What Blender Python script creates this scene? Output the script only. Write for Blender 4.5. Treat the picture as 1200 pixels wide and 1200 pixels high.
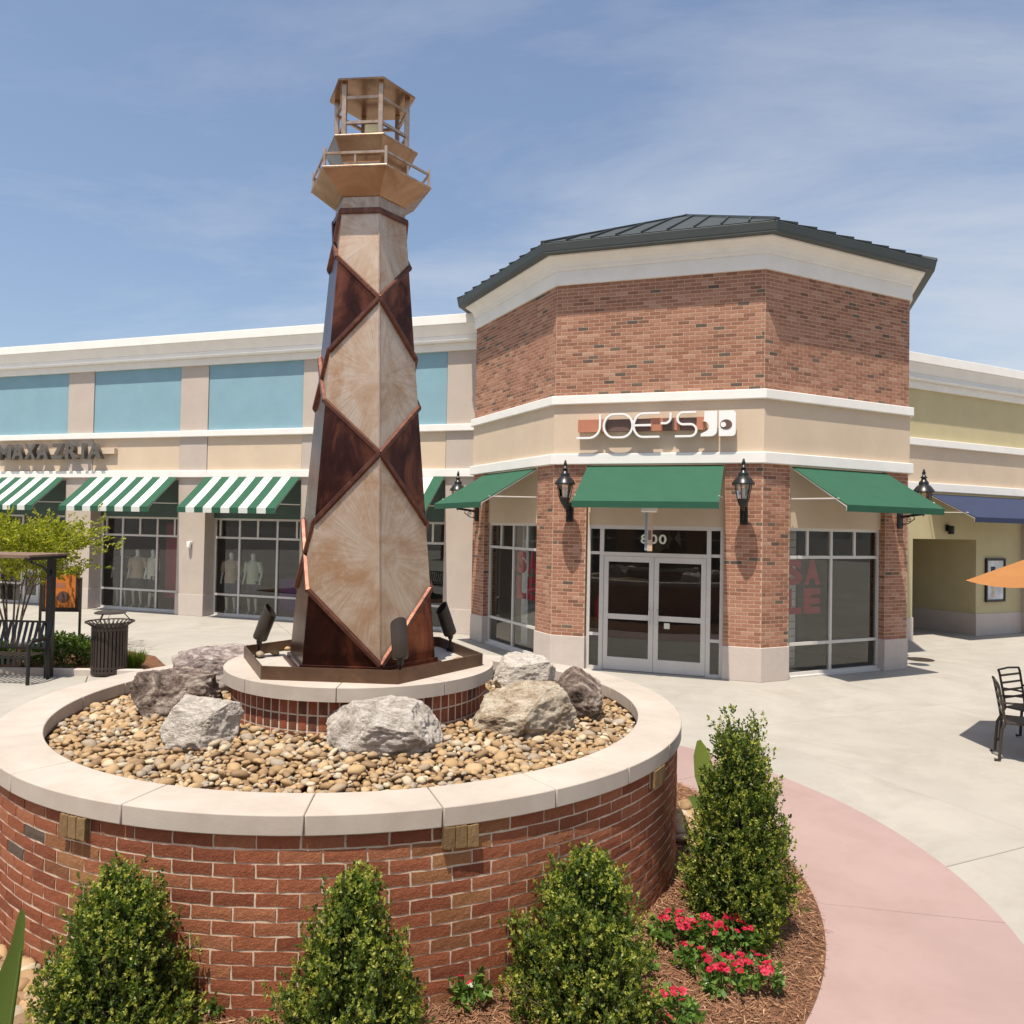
import bpy, math, random
import numpy as np
from math import sin, cos, tan, pi, radians, degrees, sqrt, atan2
from mathutils import Vector, Matrix, noise

for o in list(bpy.data.objects):
    bpy.data.objects.remove(o)
scn = bpy.context.scene
COL = scn.collection

# ------------------------------------------------------------------ camera
CAM_H = 2.56
pitch, roll = radians(1.141), radians(1.126)
Fw = Vector((0, cos(pitch), sin(pitch))); Up = Vector((0, -sin(pitch), cos(pitch))); Rt = Vector((1, 0, 0))
R2 = cos(roll) * Rt + sin(roll) * Up; U2 = -sin(roll) * Rt + cos(roll) * Up
cam_d = bpy.data.cameras.new('camera'); cam = bpy.data.objects.new('camera', cam_d); COL.objects.link(cam)
cam.matrix_world = Matrix(((R2.x, U2.x, -Fw.x, 0), (R2.y, U2.y, -Fw.y, 0), (R2.z, U2.z, -Fw.z, CAM_H), (0, 0, 0, 1)))
cam_d.sensor_width = 36; cam_d.lens = 913.6 / 1200 * 36; cam_d.clip_end = 3000; cam_d.clip_start = .05
scn.camera = cam

# ------------------------------------------------------------------ light
SUN_EL, SUN_ANG = radians(69.5), radians(-115.5)          # elevation; compass angle of the sun in the XY plane
world = bpy.data.worlds.new('World'); scn.world = world; world.use_nodes = True
def build_world():
    nt = world.node_tree; nt.nodes.clear(); N = nt.nodes.new; L = nt.links.new
    out = N('ShaderNodeOutputWorld'); bg = N('ShaderNodeBackground'); sky = N('ShaderNodeTexSky')
    sky.sky_type = 'NISHITA'; sky.sun_disc = False; sky.sun_elevation = SUN_EL
    sky.sun_rotation = pi / 2 - SUN_ANG
    sky.air_density = 1.1; sky.dust_density = 2.2; sky.ozone_density = 3.0; sky.altitude = 50
    geo = N('ShaderNodeTexCoord'); sep = N('ShaderNodeSeparateXYZ'); L(geo.outputs['Generated'], sep.inputs[0])
    mz = N('ShaderNodeMath'); mz.operation = 'MAXIMUM'; mz.inputs[1].default_value = .02; L(sep.outputs['Z'], mz.inputs[0])
    az = N('ShaderNodeMath'); az.operation = 'ADD'; az.inputs[1].default_value = .12; L(mz.outputs[0], az.inputs[0])
    dx = N('ShaderNodeMath'); dx.operation = 'DIVIDE'; L(sep.outputs['X'], dx.inputs[0]); L(az.outputs[0], dx.inputs[1])
    dy = N('ShaderNodeMath'); dy.operation = 'DIVIDE'; L(sep.outputs['Y'], dy.inputs[0]); L(az.outputs[0], dy.inputs[1])
    cb = N('ShaderNodeCombineXYZ'); L(dx.outputs[0], cb.inputs[0]); L(dy.outputs[0], cb.inputs[1])
    mp = N('ShaderNodeMapping'); mp.inputs['Scale'].default_value = (.55, 1.15, 1); mp.inputs['Rotation'].default_value = (0, 0, radians(18))
    mp.inputs['Location'].default_value = (8.8, 8.1, 0)
    L(cb.outputs[0], mp.inputs[0])
    n1 = N('ShaderNodeTexNoise'); n1.inputs['Scale'].default_value = 1.1; n1.inputs['Detail'].default_value = 9; n1.inputs['Roughness'].default_value = .62
    n1.inputs['Distortion'].default_value = .7; L(mp.outputs[0], n1.inputs[0])
    n2 = N('ShaderNodeTexNoise'); n2.inputs['Scale'].default_value = .38; n2.inputs['Detail'].default_value = 3; L(mp.outputs[0], n2.inputs[0])
    mu = N('ShaderNodeMath'); mu.operation = 'MULTIPLY'; L(n1.outputs[0], mu.inputs[0]); L(n2.outputs[0], mu.inputs[1])
    rp = N('ShaderNodeMapRange'); rp.inputs['From Min'].default_value = .20; rp.inputs['From Max'].default_value = .40
    rp.inputs['To Min'].default_value = .07; rp.inputs['To Max'].default_value = .55; rp.clamp = True; L(mu.outputs[0], rp.inputs[0])
    mx = N('ShaderNodeMix'); mx.data_type = 'RGBA'; L(rp.outputs[0], mx.inputs['Factor'])
    L(sky.outputs[0], mx.inputs['A']); mx.inputs['B'].default_value = (5.2, 5.3, 5.5, 1)
    L(mx.outputs['Result'], bg.inputs[0]); bg.inputs[1].default_value = .12
    L(bg.outputs[0], out.inputs[0])
build_world()
sun_d = bpy.data.lights.new('sun', 'SUN'); sun = bpy.data.objects.new('sun', sun_d); COL.objects.link(sun)
sun_d.energy = 5.0; sun_d.angle = radians(.53); sun_d.color = (1, .92, .80)
sdir = Vector((cos(SUN_ANG) * cos(SUN_EL), sin(SUN_ANG) * cos(SUN_EL), sin(SUN_EL)))
sun.rotation_euler = sdir.to_track_quat('Z', 'Y').to_euler(); sun.location = (0, 0, 30)
vs = scn.view_settings
vs.view_transform = 'Standard'; vs.look = 'None'; vs.gamma = 1; vs.exposure = .36; vs.use_curve_mapping = False
scn.render.engine = 'CYCLES'

# ------------------------------------------------------------------ materials
MATS = {}
def newmat(name):
    m = bpy.data.materials.new(name); m.use_nodes = True; nt = m.node_tree; nt.nodes.clear()
    out = nt.nodes.new('ShaderNodeOutputMaterial'); b = nt.nodes.new('ShaderNodeBsdfPrincipled')
    nt.links.new(b.outputs[0], out.inputs[0]); MATS[name] = m
    return m, nt, b, out
def coord(nt, scale=(1, 1, 1), kind='Object'):
    tc = nt.nodes.new('ShaderNodeTexCoord'); mp = nt.nodes.new('ShaderNodeMapping'); mp.inputs['Scale'].default_value = scale
    nt.links.new(tc.outputs[kind], mp.inputs[0]); return mp.outputs[0]
def noise_n(nt, vec, scale, detail=5, rough=.55, dist=0):
    n = nt.nodes.new('ShaderNodeTexNoise'); n.inputs['Scale'].default_value = scale; n.inputs['Detail'].default_value = detail
    n.inputs['Roughness'].default_value = rough; n.inputs['Distortion'].default_value = dist; nt.links.new(vec, n.inputs['Vector']); return n.outputs[0]
def ramp(nt, fac, stops, interp='LINEAR'):
    r = nt.nodes.new('ShaderNodeValToRGB'); r.color_ramp.interpolation = interp
    e = r.color_ramp.elements
    while len(e) < len(stops): e.new(.5)
    for el, (p, c) in zip(e, stops): el.position = p; el.color = (*c, 1)
    nt.links.new(fac, r.inputs[0]); return r.outputs[0]
def mixc(nt, fac, a, b, mode='MIX'):
    m = nt.nodes.new('ShaderNodeMix'); m.data_type = 'RGBA'; m.blend_type = mode
    for s, v in (('Factor', fac), ('A', a), ('B', b)):
        if isinstance(v, (int, float)): m.inputs[s].default_value = v
        elif isinstance(v, tuple): m.inputs[s].default_value = (*v, 1)
        else: nt.links.new(v, m.inputs[s])
    return m.outputs['Result']
def bump(nt, bsdf, h, strength, dist=.01):
    b = nt.nodes.new('ShaderNodeBump'); b.inputs['Strength'].default_value = strength; b.inputs['Distance'].default_value = dist
    nt.links.new(h, b.inputs['Height']); nt.links.new(b.outputs[0], bsdf.inputs['Normal'])
def rnd(nt):
    """a random number for each object and each loose piece of a mesh"""
    oi = nt.nodes.new('ShaderNodeObjectInfo'); g = nt.nodes.new('ShaderNodeNewGeometry')
    m = nt.nodes.new('ShaderNodeMath'); m.operation = 'MULTIPLY_ADD'; m.inputs[1].default_value = 7.31
    nt.links.new(oi.outputs['Random'], m.inputs[0]); nt.links.new(g.outputs['Random Per Island'], m.inputs[2])
    f = nt.nodes.new('ShaderNodeMath'); f.operation = 'FRACT'; nt.links.new(m.outputs[0], f.inputs[0]); return f.outputs[0]
def plain(name, col, rough=.6, var=.12, scale=6, bmp=.1, metal=0, dirt=None, bscale=90, spec=.4):
    m, nt, b, out = newmat(name); v = coord(nt)
    n = noise_n(nt, v, scale, 6, .6)
    lo = tuple(c * (1 - var) for c in col); hi = tuple(min(1, c * (1 + var)) for c in col)
    c = ramp(nt, n, [(.3, lo), (.7, hi)])
    if dirt:
        d = noise_n(nt, v, dirt[1], 8, .7, .4); f = ramp(nt, d, [(.46, (0, 0, 0)), (.68, (1, 1, 1))])
        fm = nt.nodes.new('ShaderNodeMath'); fm.operation = 'MULTIPLY'; fm.inputs[1].default_value = dirt[2]; nt.links.new(f, fm.inputs[0])
        c = mixc(nt, fm.outputs[0], c, dirt[0])
    nt.links.new(c, b.inputs['Base Color']); b.inputs['Roughness'].default_value = rough; b.inputs['Metallic'].default_value = metal
    b.inputs['Specular IOR Level'].default_value = spec
    if bmp: bump(nt, b, noise_n(nt, v, bscale, 4, .7), bmp)
    return m
plain('concrete', (.35, .325, .285), .85, .13, .45, .12, 0, ((.25, .225, .19), .7, .6), 120, .25)
plain('concrete_joint', (.13, .12, .105), .9, .1, 5, .1)
plain('pink_concrete', (.325, .230, .211), .85, .08, .8, .12, 0, ((.27, .185, .16), 1.4, .5), 130, .25)
plain('limestone', (.43, .375, .32), .8, .09, 2.2, .16, 0, ((.345, .285, .235), 2.4, .6), 140, .25)
plain('base_stone', (.52, .45, .40), .8, .08, 3, .12, 0, ((.42, .36, .31), 3.0, .4), 120, .25)
plain('stucco_tan', (.585, .465, .345), .9, .05, 1.4, .25, 0, ((.50, .39, .285), 1.1, .3), 160, .2)
plain('stucco_grey', (.47, .40, .345), .9, .05, 2, .25, 0, None, 160, .2)
plain('stucco_blue', (.215, .355, .415), .9, .05, 1.6, .25, 0, ((.25, .38, .43), 1.2, .35), 160, .2)
plain('stucco_olive', (.49, .42, .25), .9, .05, 2, .25, 0, None, 160, .2)
plain('trim_white', (.78, .755, .71), .75, .03, 3, .06, 0, ((.66, .62, .57), 2.2, .3), 120, .25)
plain('mortar', (.60, .485, .37), .95, .14, 30, .3, 0, None, 200, .15)
plain('mortar_store', (.46, .34, .25), .95, .14, 30, .3, 0, None, 200, .15)
plain('aluminium', (.60, .57, .53), .45, .04, 4, .02, .15, None, 60)
plain('roof_metal', (.045, .052, .05), .6, .12, 2, .03, .3)
plain('gutter_metal', (.07, .08, .078), .5, .06, 2, .02, .2)
plain('awning_green', (.026, .092, .055), .8, .06, 3, .2, 0, None, 400, .2)
plain('awning_white', (.60, .60, .56), .8, .04, 3, .2, 0, None, 400, .2)
plain('awning_navy', (.032, .042, .085), .8, .08, 3, .2, 0, None, 400, .2)
plain('awning_back_green', (.075, .115, .10), .85, .05, 3, .1)
plain('umbrella_orange', (.34, .15, .05), .85, .06, 4, .2, 0, None, 400, .2)
plain('black_metal', (.012, .012, .012), .32, .2, 6, .05)
plain('brown_metal', (.05, .038, .03), .45, .15, 6, .05, .2)
plain('sign_metal', (.13, .115, .10), .45, .1, 5, .03, .3)
plain('sign_white', (.80, .79, .76), .4, .02, 5, 0)
plain('sign_coral', (.42, .17, .10), .5, .05, 5, 0)
plain('sign_brown', (.13, .075, .06), .5, .05, 5, 0)
plain('decal_red', (.42, .02, .045), .6, .05, 5, 0)
plain('decal_pale', (.66, .66, .55), .6, .03, 5, 0)
plain('banner_red', (.33, .02, .05), .7, .1, 3, 0)
plain('banner_purple', (.20, .05, .33), .7, .1, 3, 0)
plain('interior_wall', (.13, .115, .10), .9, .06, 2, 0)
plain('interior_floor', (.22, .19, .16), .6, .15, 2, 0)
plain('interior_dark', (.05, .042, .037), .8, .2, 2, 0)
plain('mannequin', (.86, .83, .78), .5, .03, 4, 0)
plain('cloth_dark', (.05, .05, .06), .9, .2, 6, .1)
plain('cloth_cream', (.85, .80, .66), .9, .1, 6, .1)
plain('cloth_sage', (.66, .69, .52), .9, .1, 6, .1)
plain('cloth_brown', (.55, .43, .31), .9, .15, 6, .1)
plain('cloth_denim', (.05, .07, .11), .9, .15, 6, .1)
plain('bark', (.16, .12, .09), .9, .2, 12, .4)
plain('soil', (.14, .07, .04), .95, .3, 14, .5, 0, None, 60, .1)
plain('sand_white', (.40, .37, .32), .9, .1, 14, .3)
plain('poster_paper', (.55, .56, .57), .6, .35, 2.2, 0)
plain('lamp_glow', (.85, .78, .5), .3, .02, 3, 0)
plain('extinguisher_red', (.35, .015, .015), .35, .05, 3, 0)
plain('device_white', (.80, .78, .74), .4, .04, 3, 0)
plain('blade_blue', (.22, .29, .36), .5, .1, 5, 0)
plain('blade_wood', (.50, .36, .24), .6, .15, 9, .05)
plain('poster_orange', (.60, .19, .035), .6, .12, 5, 0)
plain('plank_brown', (.17, .11, .075), .7, .2, 9, .15)

def brick_mat(name, stops, proud=.25):
    m, nt, b, out = newmat(name); v = coord(nt)
    r = rnd(nt); c = ramp(nt, r, stops)
    n = noise_n(nt, v, 38, 6, .7); c = mixc(nt, .55, c, ramp(nt, n, [(.3, (.55, .5, .48)), (.72, (1.25, 1.2, 1.15))]), 'MULTIPLY')
    w = noise_n(nt, v, 9, 5, .7); c = mixc(nt, ramp(nt, w, [(.58, (0, 0, 0)), (.8, (.4, .4, .4))]), c, (.42, .30, .22))
    nt.links.new(c, b.inputs['Base Color']); b.inputs['Roughness'].default_value = .88; b.inputs['Specular IOR Level'].default_value = .2
    bump(nt, b, noise_n(nt, v, 70, 5, .75), proud, .012)
brick_mat('brick_store', [(0, (.18, .095, .065)), (.06, (.26, .125, .082)), (.35, (.325, .152, .098)), (.7, (.36, .182, .12)), (.93, (.40, .215, .145)), (1, (.45, .27, .19))])
brick_mat('brick_planter', [(0, (.20, .065, .035)), (.3, (.27, .09, .046)), (.7, (.31, .11, .056)), (1, (.35, .145, .075))], .7)
brick_mat('brick_ochre', [(0, (.20, .085, .042)), (.5, (.27, .12, .055)), (1, (.33, .165, .075))], .6)
brick_mat('brick_pedestal', [(0, (.12, .055, .038)), (.2, (.21, .065, .038)), (.6, (.27, .08, .045)), (1, (.31, .11, .06))], .3)
brick_mat('brick_corbel', [(0, (.15, .095, .045)), (.5, (.20, .13, .06)), (1, (.25, .165, .08))], .4)
brick_mat('brick_dark', [(0, (.10, .075, .06)), (1, (.16, .12, .09))], .3)

def pebble_mat():
    m, nt, b, out = newmat('pebble'); v = coord(nt)
    c = ramp(nt, rnd(nt), [(0, (.20, .13, .075)), (.15, (.29, .185, .095)), (.35, (.37, .245, .125)), (.55, (.43, .30, .165)), (.7, (.33, .235, .145)), (.82, (.30, .26, .21)), (.92, (.52, .43, .30)), (1, (.27, .215, .165))])
    c = mixc(nt, .5, c, ramp(nt, noise_n(nt, v, 30, 5, .65), [(.3, (.6, .55, .5)), (.7, (1.2, 1.2, 1.15))]), 'MULTIPLY')
    nt.links.new(c, b.inputs['Base Color']); b.inputs['Roughness'].default_value = .7; b.inputs['Specular IOR Level'].default_value = .3
    bump(nt, b, noise_n(nt, v, 60, 4, .6), .15)
pebble_mat()
def rock_mat(name, light, mid, dark, thr=.5, speck=.5):
    m, nt, b, out = newmat(name); v = coord(nt); v2 = coord(nt, (1, 1, 2.2))
    n = noise_n(nt, v, 4.5, 10, .72, 1.2); f = noise_n(nt, v2, 22, 9, .8, .8)
    c = ramp(nt, n, [(thr - .12, dark), (thr, mid), (thr + .09, light)])
    c = mixc(nt, speck, c, ramp(nt, f, [(.32, (.35, .32, .3)), (.55, (1, .98, .96)), (.75, (1.45, 1.4, 1.35))]), 'MULTIPLY')
    nt.links.new(c, b.inputs['Base Color']); b.inputs['Roughness'].default_value = .88; b.inputs['Specular IOR Level'].default_value = .2
    bump(nt, b, noise_n(nt, v2, 30, 10, .8, .6), 1, .05)
rock_mat('rock_white', (0.88, 0.81, 0.72), (0.74, 0.66, 0.57), (0.36, 0.29, 0.25), 0.41, 0.7)
rock_mat('rock_tan', (0.82, 0.72, 0.57), (0.62, 0.49, 0.345), (0.2, 0.155, 0.125), 0.44, 0.75)
rock_mat('rock_dark', (0.68, 0.59, 0.5), (0.34, 0.255, 0.215), (0.11, 0.083, 0.068), 0.5, 0.8)
rock_mat('rock_purple', (0.76, 0.68, 0.62), (0.44, 0.345, 0.32), (0.165, 0.125, 0.118), 0.46, 0.75)
rock_mat('rock_grey', (0.88, 0.81, 0.73), (0.64, 0.565, 0.5), (0.25, 0.205, 0.18), 0.44, 0.75)

def copper_mat(name, stops, rough, metal, scale=(1, 1, 1), nsc=4, streak=None):
    m, nt, b, out = newmat(name); v = coord(nt, scale)
    n = noise_n(nt, v, nsc, 8, .65, .8); c = ramp(nt, n, stops)
    if streak:
        s = noise_n(nt, coord(nt, streak), 8, 6, .6); c = mixc(nt, .35, c, ramp(nt, s, [(.3, (.6, .55, .5)), (.7, (1.25, 1.25, 1.25))]), 'MULTIPLY')
    nt.links.new(c, b.inputs['Base Color']); b.inputs['Roughness'].default_value = rough; b.inputs['Metallic'].default_value = metal
    bump(nt, b, noise_n(nt, v, 9, 4, .5), .06, .02)
copper_mat('copper_dark', [(.30, (.028, .014, .012)), (.47, (.075, .026, .018)), (.60, (.20, .062, .033)), (.74, (.32, .125, .065)), (.9, (.16, .07, .045))], .26, .9, (1, 1, .55), 3.4)
copper_mat('copper_strap', [(.3, (.075, .03, .021)), (.55, (.14, .056, .038)), (.8, (.27, .12, .075))], .38, .75, (1, 1, 1), 9)
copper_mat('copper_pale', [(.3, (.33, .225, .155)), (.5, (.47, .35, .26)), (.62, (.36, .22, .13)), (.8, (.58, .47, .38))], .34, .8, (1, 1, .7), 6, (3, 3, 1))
copper_mat('copper_tan', [(.3, (.22, .12, .07)), (.55, (.34, .22, .145)), (.8, (.46, .34, .25))], .25, .9, (1, 1, 1), 2.6)
copper_mat('bronze_curb', [(.3, (.09, .05, .032)), (.6, (.15, .085, .05)), (.8, (.21, .12, .07))], .45, .6, (1, 1, 1), 5)
def brushed_mat():
    """pale copper sheet brushed in rays from the middle of each panel (mesh attribute 'ray' = position relative to the middle)"""
    m, nt, b, out = newmat('copper_brushed')
    a = nt.nodes.new('ShaderNodeAttribute'); a.attribute_name = 'ray'
    sp = nt.nodes.new('ShaderNodeSeparateXYZ'); nt.links.new(a.outputs['Vector'], sp.inputs[0])
    at = nt.nodes.new('ShaderNodeMath'); at.operation = 'ARCTAN2'; nt.links.new(sp.outputs[0], at.inputs[0]); nt.links.new(sp.outputs[1], at.inputs[1])
    ln = nt.nodes.new('ShaderNodeVectorMath'); ln.operation = 'LENGTH'; c2 = nt.nodes.new('ShaderNodeCombineXYZ'); nt.links.new(sp.outputs[0], c2.inputs[0]); nt.links.new(sp.outputs[1], c2.inputs[1]); nt.links.new(c2.outputs[0], ln.inputs[0])
    cb = nt.nodes.new('ShaderNodeCombineXYZ'); nt.links.new(at.outputs[0], cb.inputs[0]); nt.links.new(sp.outputs[2], cb.inputs[1]); nt.links.new(ln.outputs['Value'], cb.inputs[2])
    mp = nt.nodes.new('ShaderNodeMapping'); mp.inputs['Scale'].default_value = (22, .7, 2.2); nt.links.new(cb.outputs[0], mp.inputs[0])
    n = noise_n(nt, mp.outputs[0], 1.6, 6, .65, .3)
    ob = noise_n(nt, coord(nt), 2.6, 8, .68, 1.0); fine = noise_n(nt, coord(nt), 11, 8, .7, .6)
    c = ramp(nt, n, [(.28, (.40, .28, .195)), (.5, (.53, .40, .295)), (.75, (.62, .50, .39))])
    c = mixc(nt, ramp(nt, ob, [(.44, (0, 0, 0)), (.66, (.85, .85, .85))]), c, (.36, .195, .095))
    c = mixc(nt, ramp(nt, fine, [(.52, (0, 0, 0)), (.75, (.6, .6, .6))]), c, (.60, .50, .42))
    nt.links.new(c, b.inputs['Base Color']); b.inputs['Metallic'].default_value = .72
    r = nt.nodes.new('ShaderNodeMapRange'); r.inputs['To Min'].default_value = .30; r.inputs['To Max'].default_value = .58; nt.links.new(ob, r.inputs[0]); nt.links.new(r.outputs[0], b.inputs['Roughness'])
    bump(nt, b, n, .12, .012)
brushed_mat()

def leaf_mat(name, stops, trans=.3, rough=.45):
    m, nt, b, out = newmat(name); c = ramp(nt, rnd(nt), stops)
    nt.links.new(c, b.inputs['Base Color']); b.inputs['Roughness'].default_value = rough; b.inputs['Specular IOR Level'].default_value = .35
    t = nt.nodes.new('ShaderNodeBsdfTranslucent'); nt.links.new(mixc(nt, 1.0, c, (1.3, 1.5, .6), 'MULTIPLY'), t.inputs[0])
    mx = nt.nodes.new('ShaderNodeMixShader'); mx.inputs[0].default_value = trans
    nt.links.new(b.outputs[0], mx.inputs[1]); nt.links.new(t.outputs[0], mx.inputs[2]); nt.links.new(mx.outputs[0], out.inputs[0])
leaf_mat('leaf_holly', [(0, (.038, .068, .014)), (.5, (.08, .125, .022)), (1, (.14, .18, .035))], .4)
leaf_mat('leaf_new', [(0, (.21, .26, .04)), (.5, (.35, .37, .065)), (1, (.54, .51, .15))], .45)
leaf_mat('leaf_tree', [(0, (.14, .17, .016)), (.5, (.28, .29, .025)), (1, (.44, .40, .045))], .4)
leaf_mat('leaf_hedge', [(0, (.03, .06, .012)), (.6, (.08, .13, .02)), (1, (.16, .21, .03))])
leaf_mat('leaf_vinca', [(0, (.05, .11, .022)), (.5, (.10, .19, .035)), (1, (.20, .30, .07))], .35, .35)
leaf_mat('leaf_canna', [(0, (.09, .15, .03)), (1, (.15, .21, .045))], .4, .35)
leaf_mat('leaf_canna_bright', [(0, (.22, .30, .05)), (1, (.28, .36, .07))], .4, .35)
leaf_mat('petal_red', [(0, (.30, .004, .022)), (.6, (.46, .008, .04)), (1, (.58, .03, .08))], .25, .5)
leaf_mat('mulch_straw', [(0, (.10, .045, .024)), (.35, (.21, .10, .055)), (.75, (.31, .16, .088)), (.94, (.40, .23, .13)), (1, (.54, .38, .23))], .05, .9)
leaf_mat('grass_blade', [(0, (.07, .12, .02)), (1, (.20, .26, .04))], .4)

def glass_mat(name, tint, boost, rough=0.0):
    m, nt, b, out = newmat(name); nt.nodes.remove(b)
    tr = nt.nodes.new('ShaderNodeBsdfTransparent'); tr.inputs[0].default_value = (*tint, 1)
    gl = nt.nodes.new('ShaderNodeBsdfGlossy'); gl.inputs['Roughness'].default_value = rough; gl.inputs[0].default_value = (.95, .97, .96, 1)
    fr = nt.nodes.new('ShaderNodeFresnel'); fr.inputs[0].default_value = 1.5
    ma = nt.nodes.new('ShaderNodeMath'); ma.operation = 'MULTIPLY_ADD'; ma.inputs[1].default_value = 1.2; ma.inputs[2].default_value = boost; ma.use_clamp = True
    nt.links.new(fr.outputs[0], ma.inputs[0]); mx = nt.nodes.new('ShaderNodeMixShader'); nt.links.new(ma.outputs[0], mx.inputs[0])
    nt.links.new(tr.outputs[0], mx.inputs[1]); nt.links.new(gl.outputs[0], mx.inputs[2]); nt.links.new(mx.outputs[0], out.inputs[0])
glass_mat('glass', (.92, .94, .92), .035)
glass_mat('glass_lantern', (.9, .9, .88), .05)

# ------------------------------------------------------------------ mesh helpers
def link(name, me, mat, parent=None, loc=(0, 0, 0), rot=(0, 0, 0)):
    o = bpy.data.objects.new(name, me); COL.objects.link(o)
    if mat and not me.materials: me.materials.append(MATS[mat])
    if parent is not None: o.parent = parent
    o.location = loc; o.rotation_euler = rot
    return o
def np_mesh(name, V, F):
    """V (n,3), F (m,k) arrays"""
    V = np.asarray(V, np.float32); F = np.asarray(F, np.int32); me = bpy.data.meshes.new(name); k = F.shape[1]
    me.vertices.add(len(V)); me.vertices.foreach_set('co', V.ravel())
    me.loops.add(F.size); me.loops.foreach_set('vertex_index', F.ravel())
    me.polygons.add(len(F)); me.polygons.foreach_set('loop_start', np.arange(len(F), dtype=np.int32) * k)
    me.polygons.foreach_set('loop_total', np.full(len(F), k, np.int32))
    me.update(calc_edges=True); return me
class MB:
    def __init__(s): s.v = []; s.f = []
    def add(s, vs, fs):
        n = len(s.v); s.v += [tuple(p) for p in vs]; s.f += [tuple(i + n for i in f) for f in fs]; return s
    def box(s, x0, x1, y0, y1, z0, z1, fr=None):
        P = [(x0, y0, z0), (x1, y0, z0), (x1, y1, z0), (x0, y1, z0), (x0, y0, z1), (x1, y0, z1), (x1, y1, z1), (x0, y1, z1)]
        if fr: P = [fr(*p) for p in P]
        return s.add(P, [(0, 3, 2, 1), (4, 5, 6, 7), (0, 1, 5, 4), (1, 2, 6, 5), (2, 3, 7, 6), (3, 0, 4, 7)])
    def bar(s, a, b, w, h, up=(0, 0, 1)):
        a, b = Vector(a), Vector(b); d = (b - a).normalized(); u = Vector(up)
        if abs(d.dot(u)) > .98: u = Vector((0, 1, 0))
        r = d.cross(u).normalized(); u = r.cross(d)
        P = []
        for q in (a, b):
            for sx, sy in ((-1, -1), (1, -1), (1, 1), (-1, 1)): P.append(q + r * sx * w / 2 + u * sy * h / 2)
        return s.add(P, [(3, 2, 1, 0), (4, 5, 6, 7), (0, 1, 5, 4), (1, 2, 6, 5), (2, 3, 7, 6), (3, 0, 4, 7)])
    def tube(s, pts, r, n=8, cap=True):
        pts = [Vector(p) for p in pts]; k = len(pts); rs = r if isinstance(r, (list, tuple)) else [r] * k
        base = len(s.v); prev = None
        for i, p in enumerate(pts):
            d = (pts[min(i + 1, k - 1)] - pts[max(i - 1, 0)]).normalized()
            if prev is None: prev = Vector((0, 0, 1)) if abs(d.z) < .9 else Vector((1, 0, 0))
            a = (prev - d * prev.dot(d)).normalized(); b = d.cross(a); prev = a
            for j in range(n):
                t = 2 * pi * j / n; s.v.append(tuple(p + a * cos(t) * rs[i] + b * sin(t) * rs[i]))
        for i in range(k - 1):
            for j in range(n):
                j2 = (j + 1) % n; s.f.append((base + i * n + j, base + i * n + j2, base + (i + 1) * n + j2, base + (i + 1) * n + j))
        if cap:
            s.f.append(tuple(base + j for j in reversed(range(n)))); s.f.append(tuple(base + (k - 1) * n + j for j in range(n)))
        return s
    def lathe(s, prof, n=24, c=(0, 0), a0=0, cap=True):
        base = len(s.v)
        for r, z in prof:
            for j in range(n):
                t = a0 + 2 * pi * j / n; s.v.append((c[0] + r * cos(t), c[1] + r * sin(t), z))
        for i in range(len(prof) - 1):
            for j in range(n):
                j2 = (j + 1) % n; s.f.append((base + i * n + j, base + i * n + j2, base + (i + 1) * n + j2, base + (i + 1) * n + j))
        if cap:
            s.f.append(tuple(base + j for j in reversed(range(n)))); k = len(prof) - 1; s.f.append(tuple(base + k * n + j for j in range(n)))
        return s
    def prism(s, poly, z0, z1, poly2=None):
        n = len(poly); p2 = poly2 or poly
        return s.add([(x, y, z0) for x, y in poly] + [(x, y, z1) for x, y in p2],
                     [tuple(reversed(range(n))), tuple(range(n, 2 * n))] + [(i, (i + 1) % n, n + (i + 1) % n, n + i) for i in range(n)])
    def ring(s, r0, r1, z0, z1, a0, a1, n, c=(0, 0), z0b=None):
        P = []; 
        for i in range(n + 1):
            t = a0 + (a1 - a0) * i / n
            for r, z in ((r1, z0), (r1, z1), (r0, z1), (r0, z0)): P.append((c[0] + r * cos(t), c[1] + r * sin(t), z))
        F = []
        for i in range(n):
            for k in range(4):
                k2 = (k + 1) % 4; F.append((4 * i + k, 4 * (i + 1) + k, 4 * (i + 1) + k2, 4 * i + k2))
        F.append((3, 2, 1, 0)) if False else None
        F = [f for f in F if f]
        if abs((a1 - a0) - 2 * pi) > 1e-4: F += [(0, 1, 2, 3), (4 * n + 3, 4 * n + 2, 4 * n + 1, 4 * n)]
        return s.add(P, F)
    def build(s, name, mat, parent=None, smooth=False, bevel=0, loc=(0, 0, 0), rot=(0, 0, 0), seg=2, angle=35):
        me = bpy.data.meshes.new(name); me.from_pydata(s.v, [], s.f); me.update()
        if smooth: me.polygons.foreach_set('use_smooth', [True] * len(me.polygons))
        o = link(name, me, mat, parent, loc, rot)
        if smooth:
            try: me.set_sharp_from_angle(angle=radians(angle))
            except Exception: pass
        if bevel:
            b = o.modifiers.new('bevel', 'BEVEL'); b.width = bevel; b.segments = seg; b.limit_method = 'ANGLE'; b.angle_limit = radians(40)
        return o
def thing(name, label, cat, loc=(0, 0, 0), rz=0, group=None):
    o = bpy.data.objects.new(name, None); COL.objects.link(o); o.location = loc; o.rotation_euler = (0, 0, rz); o.empty_display_size = .2
    return tag(o, label, cat, group)
def tag(o, label, cat, group=None):
    o['label'] = label; o['category'] = cat
    if group: o['group'] = group
    return o
def structure(o): o['kind'] = 'structure'; return o
def stuff(o): o['kind'] = 'stuff'; return o
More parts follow.
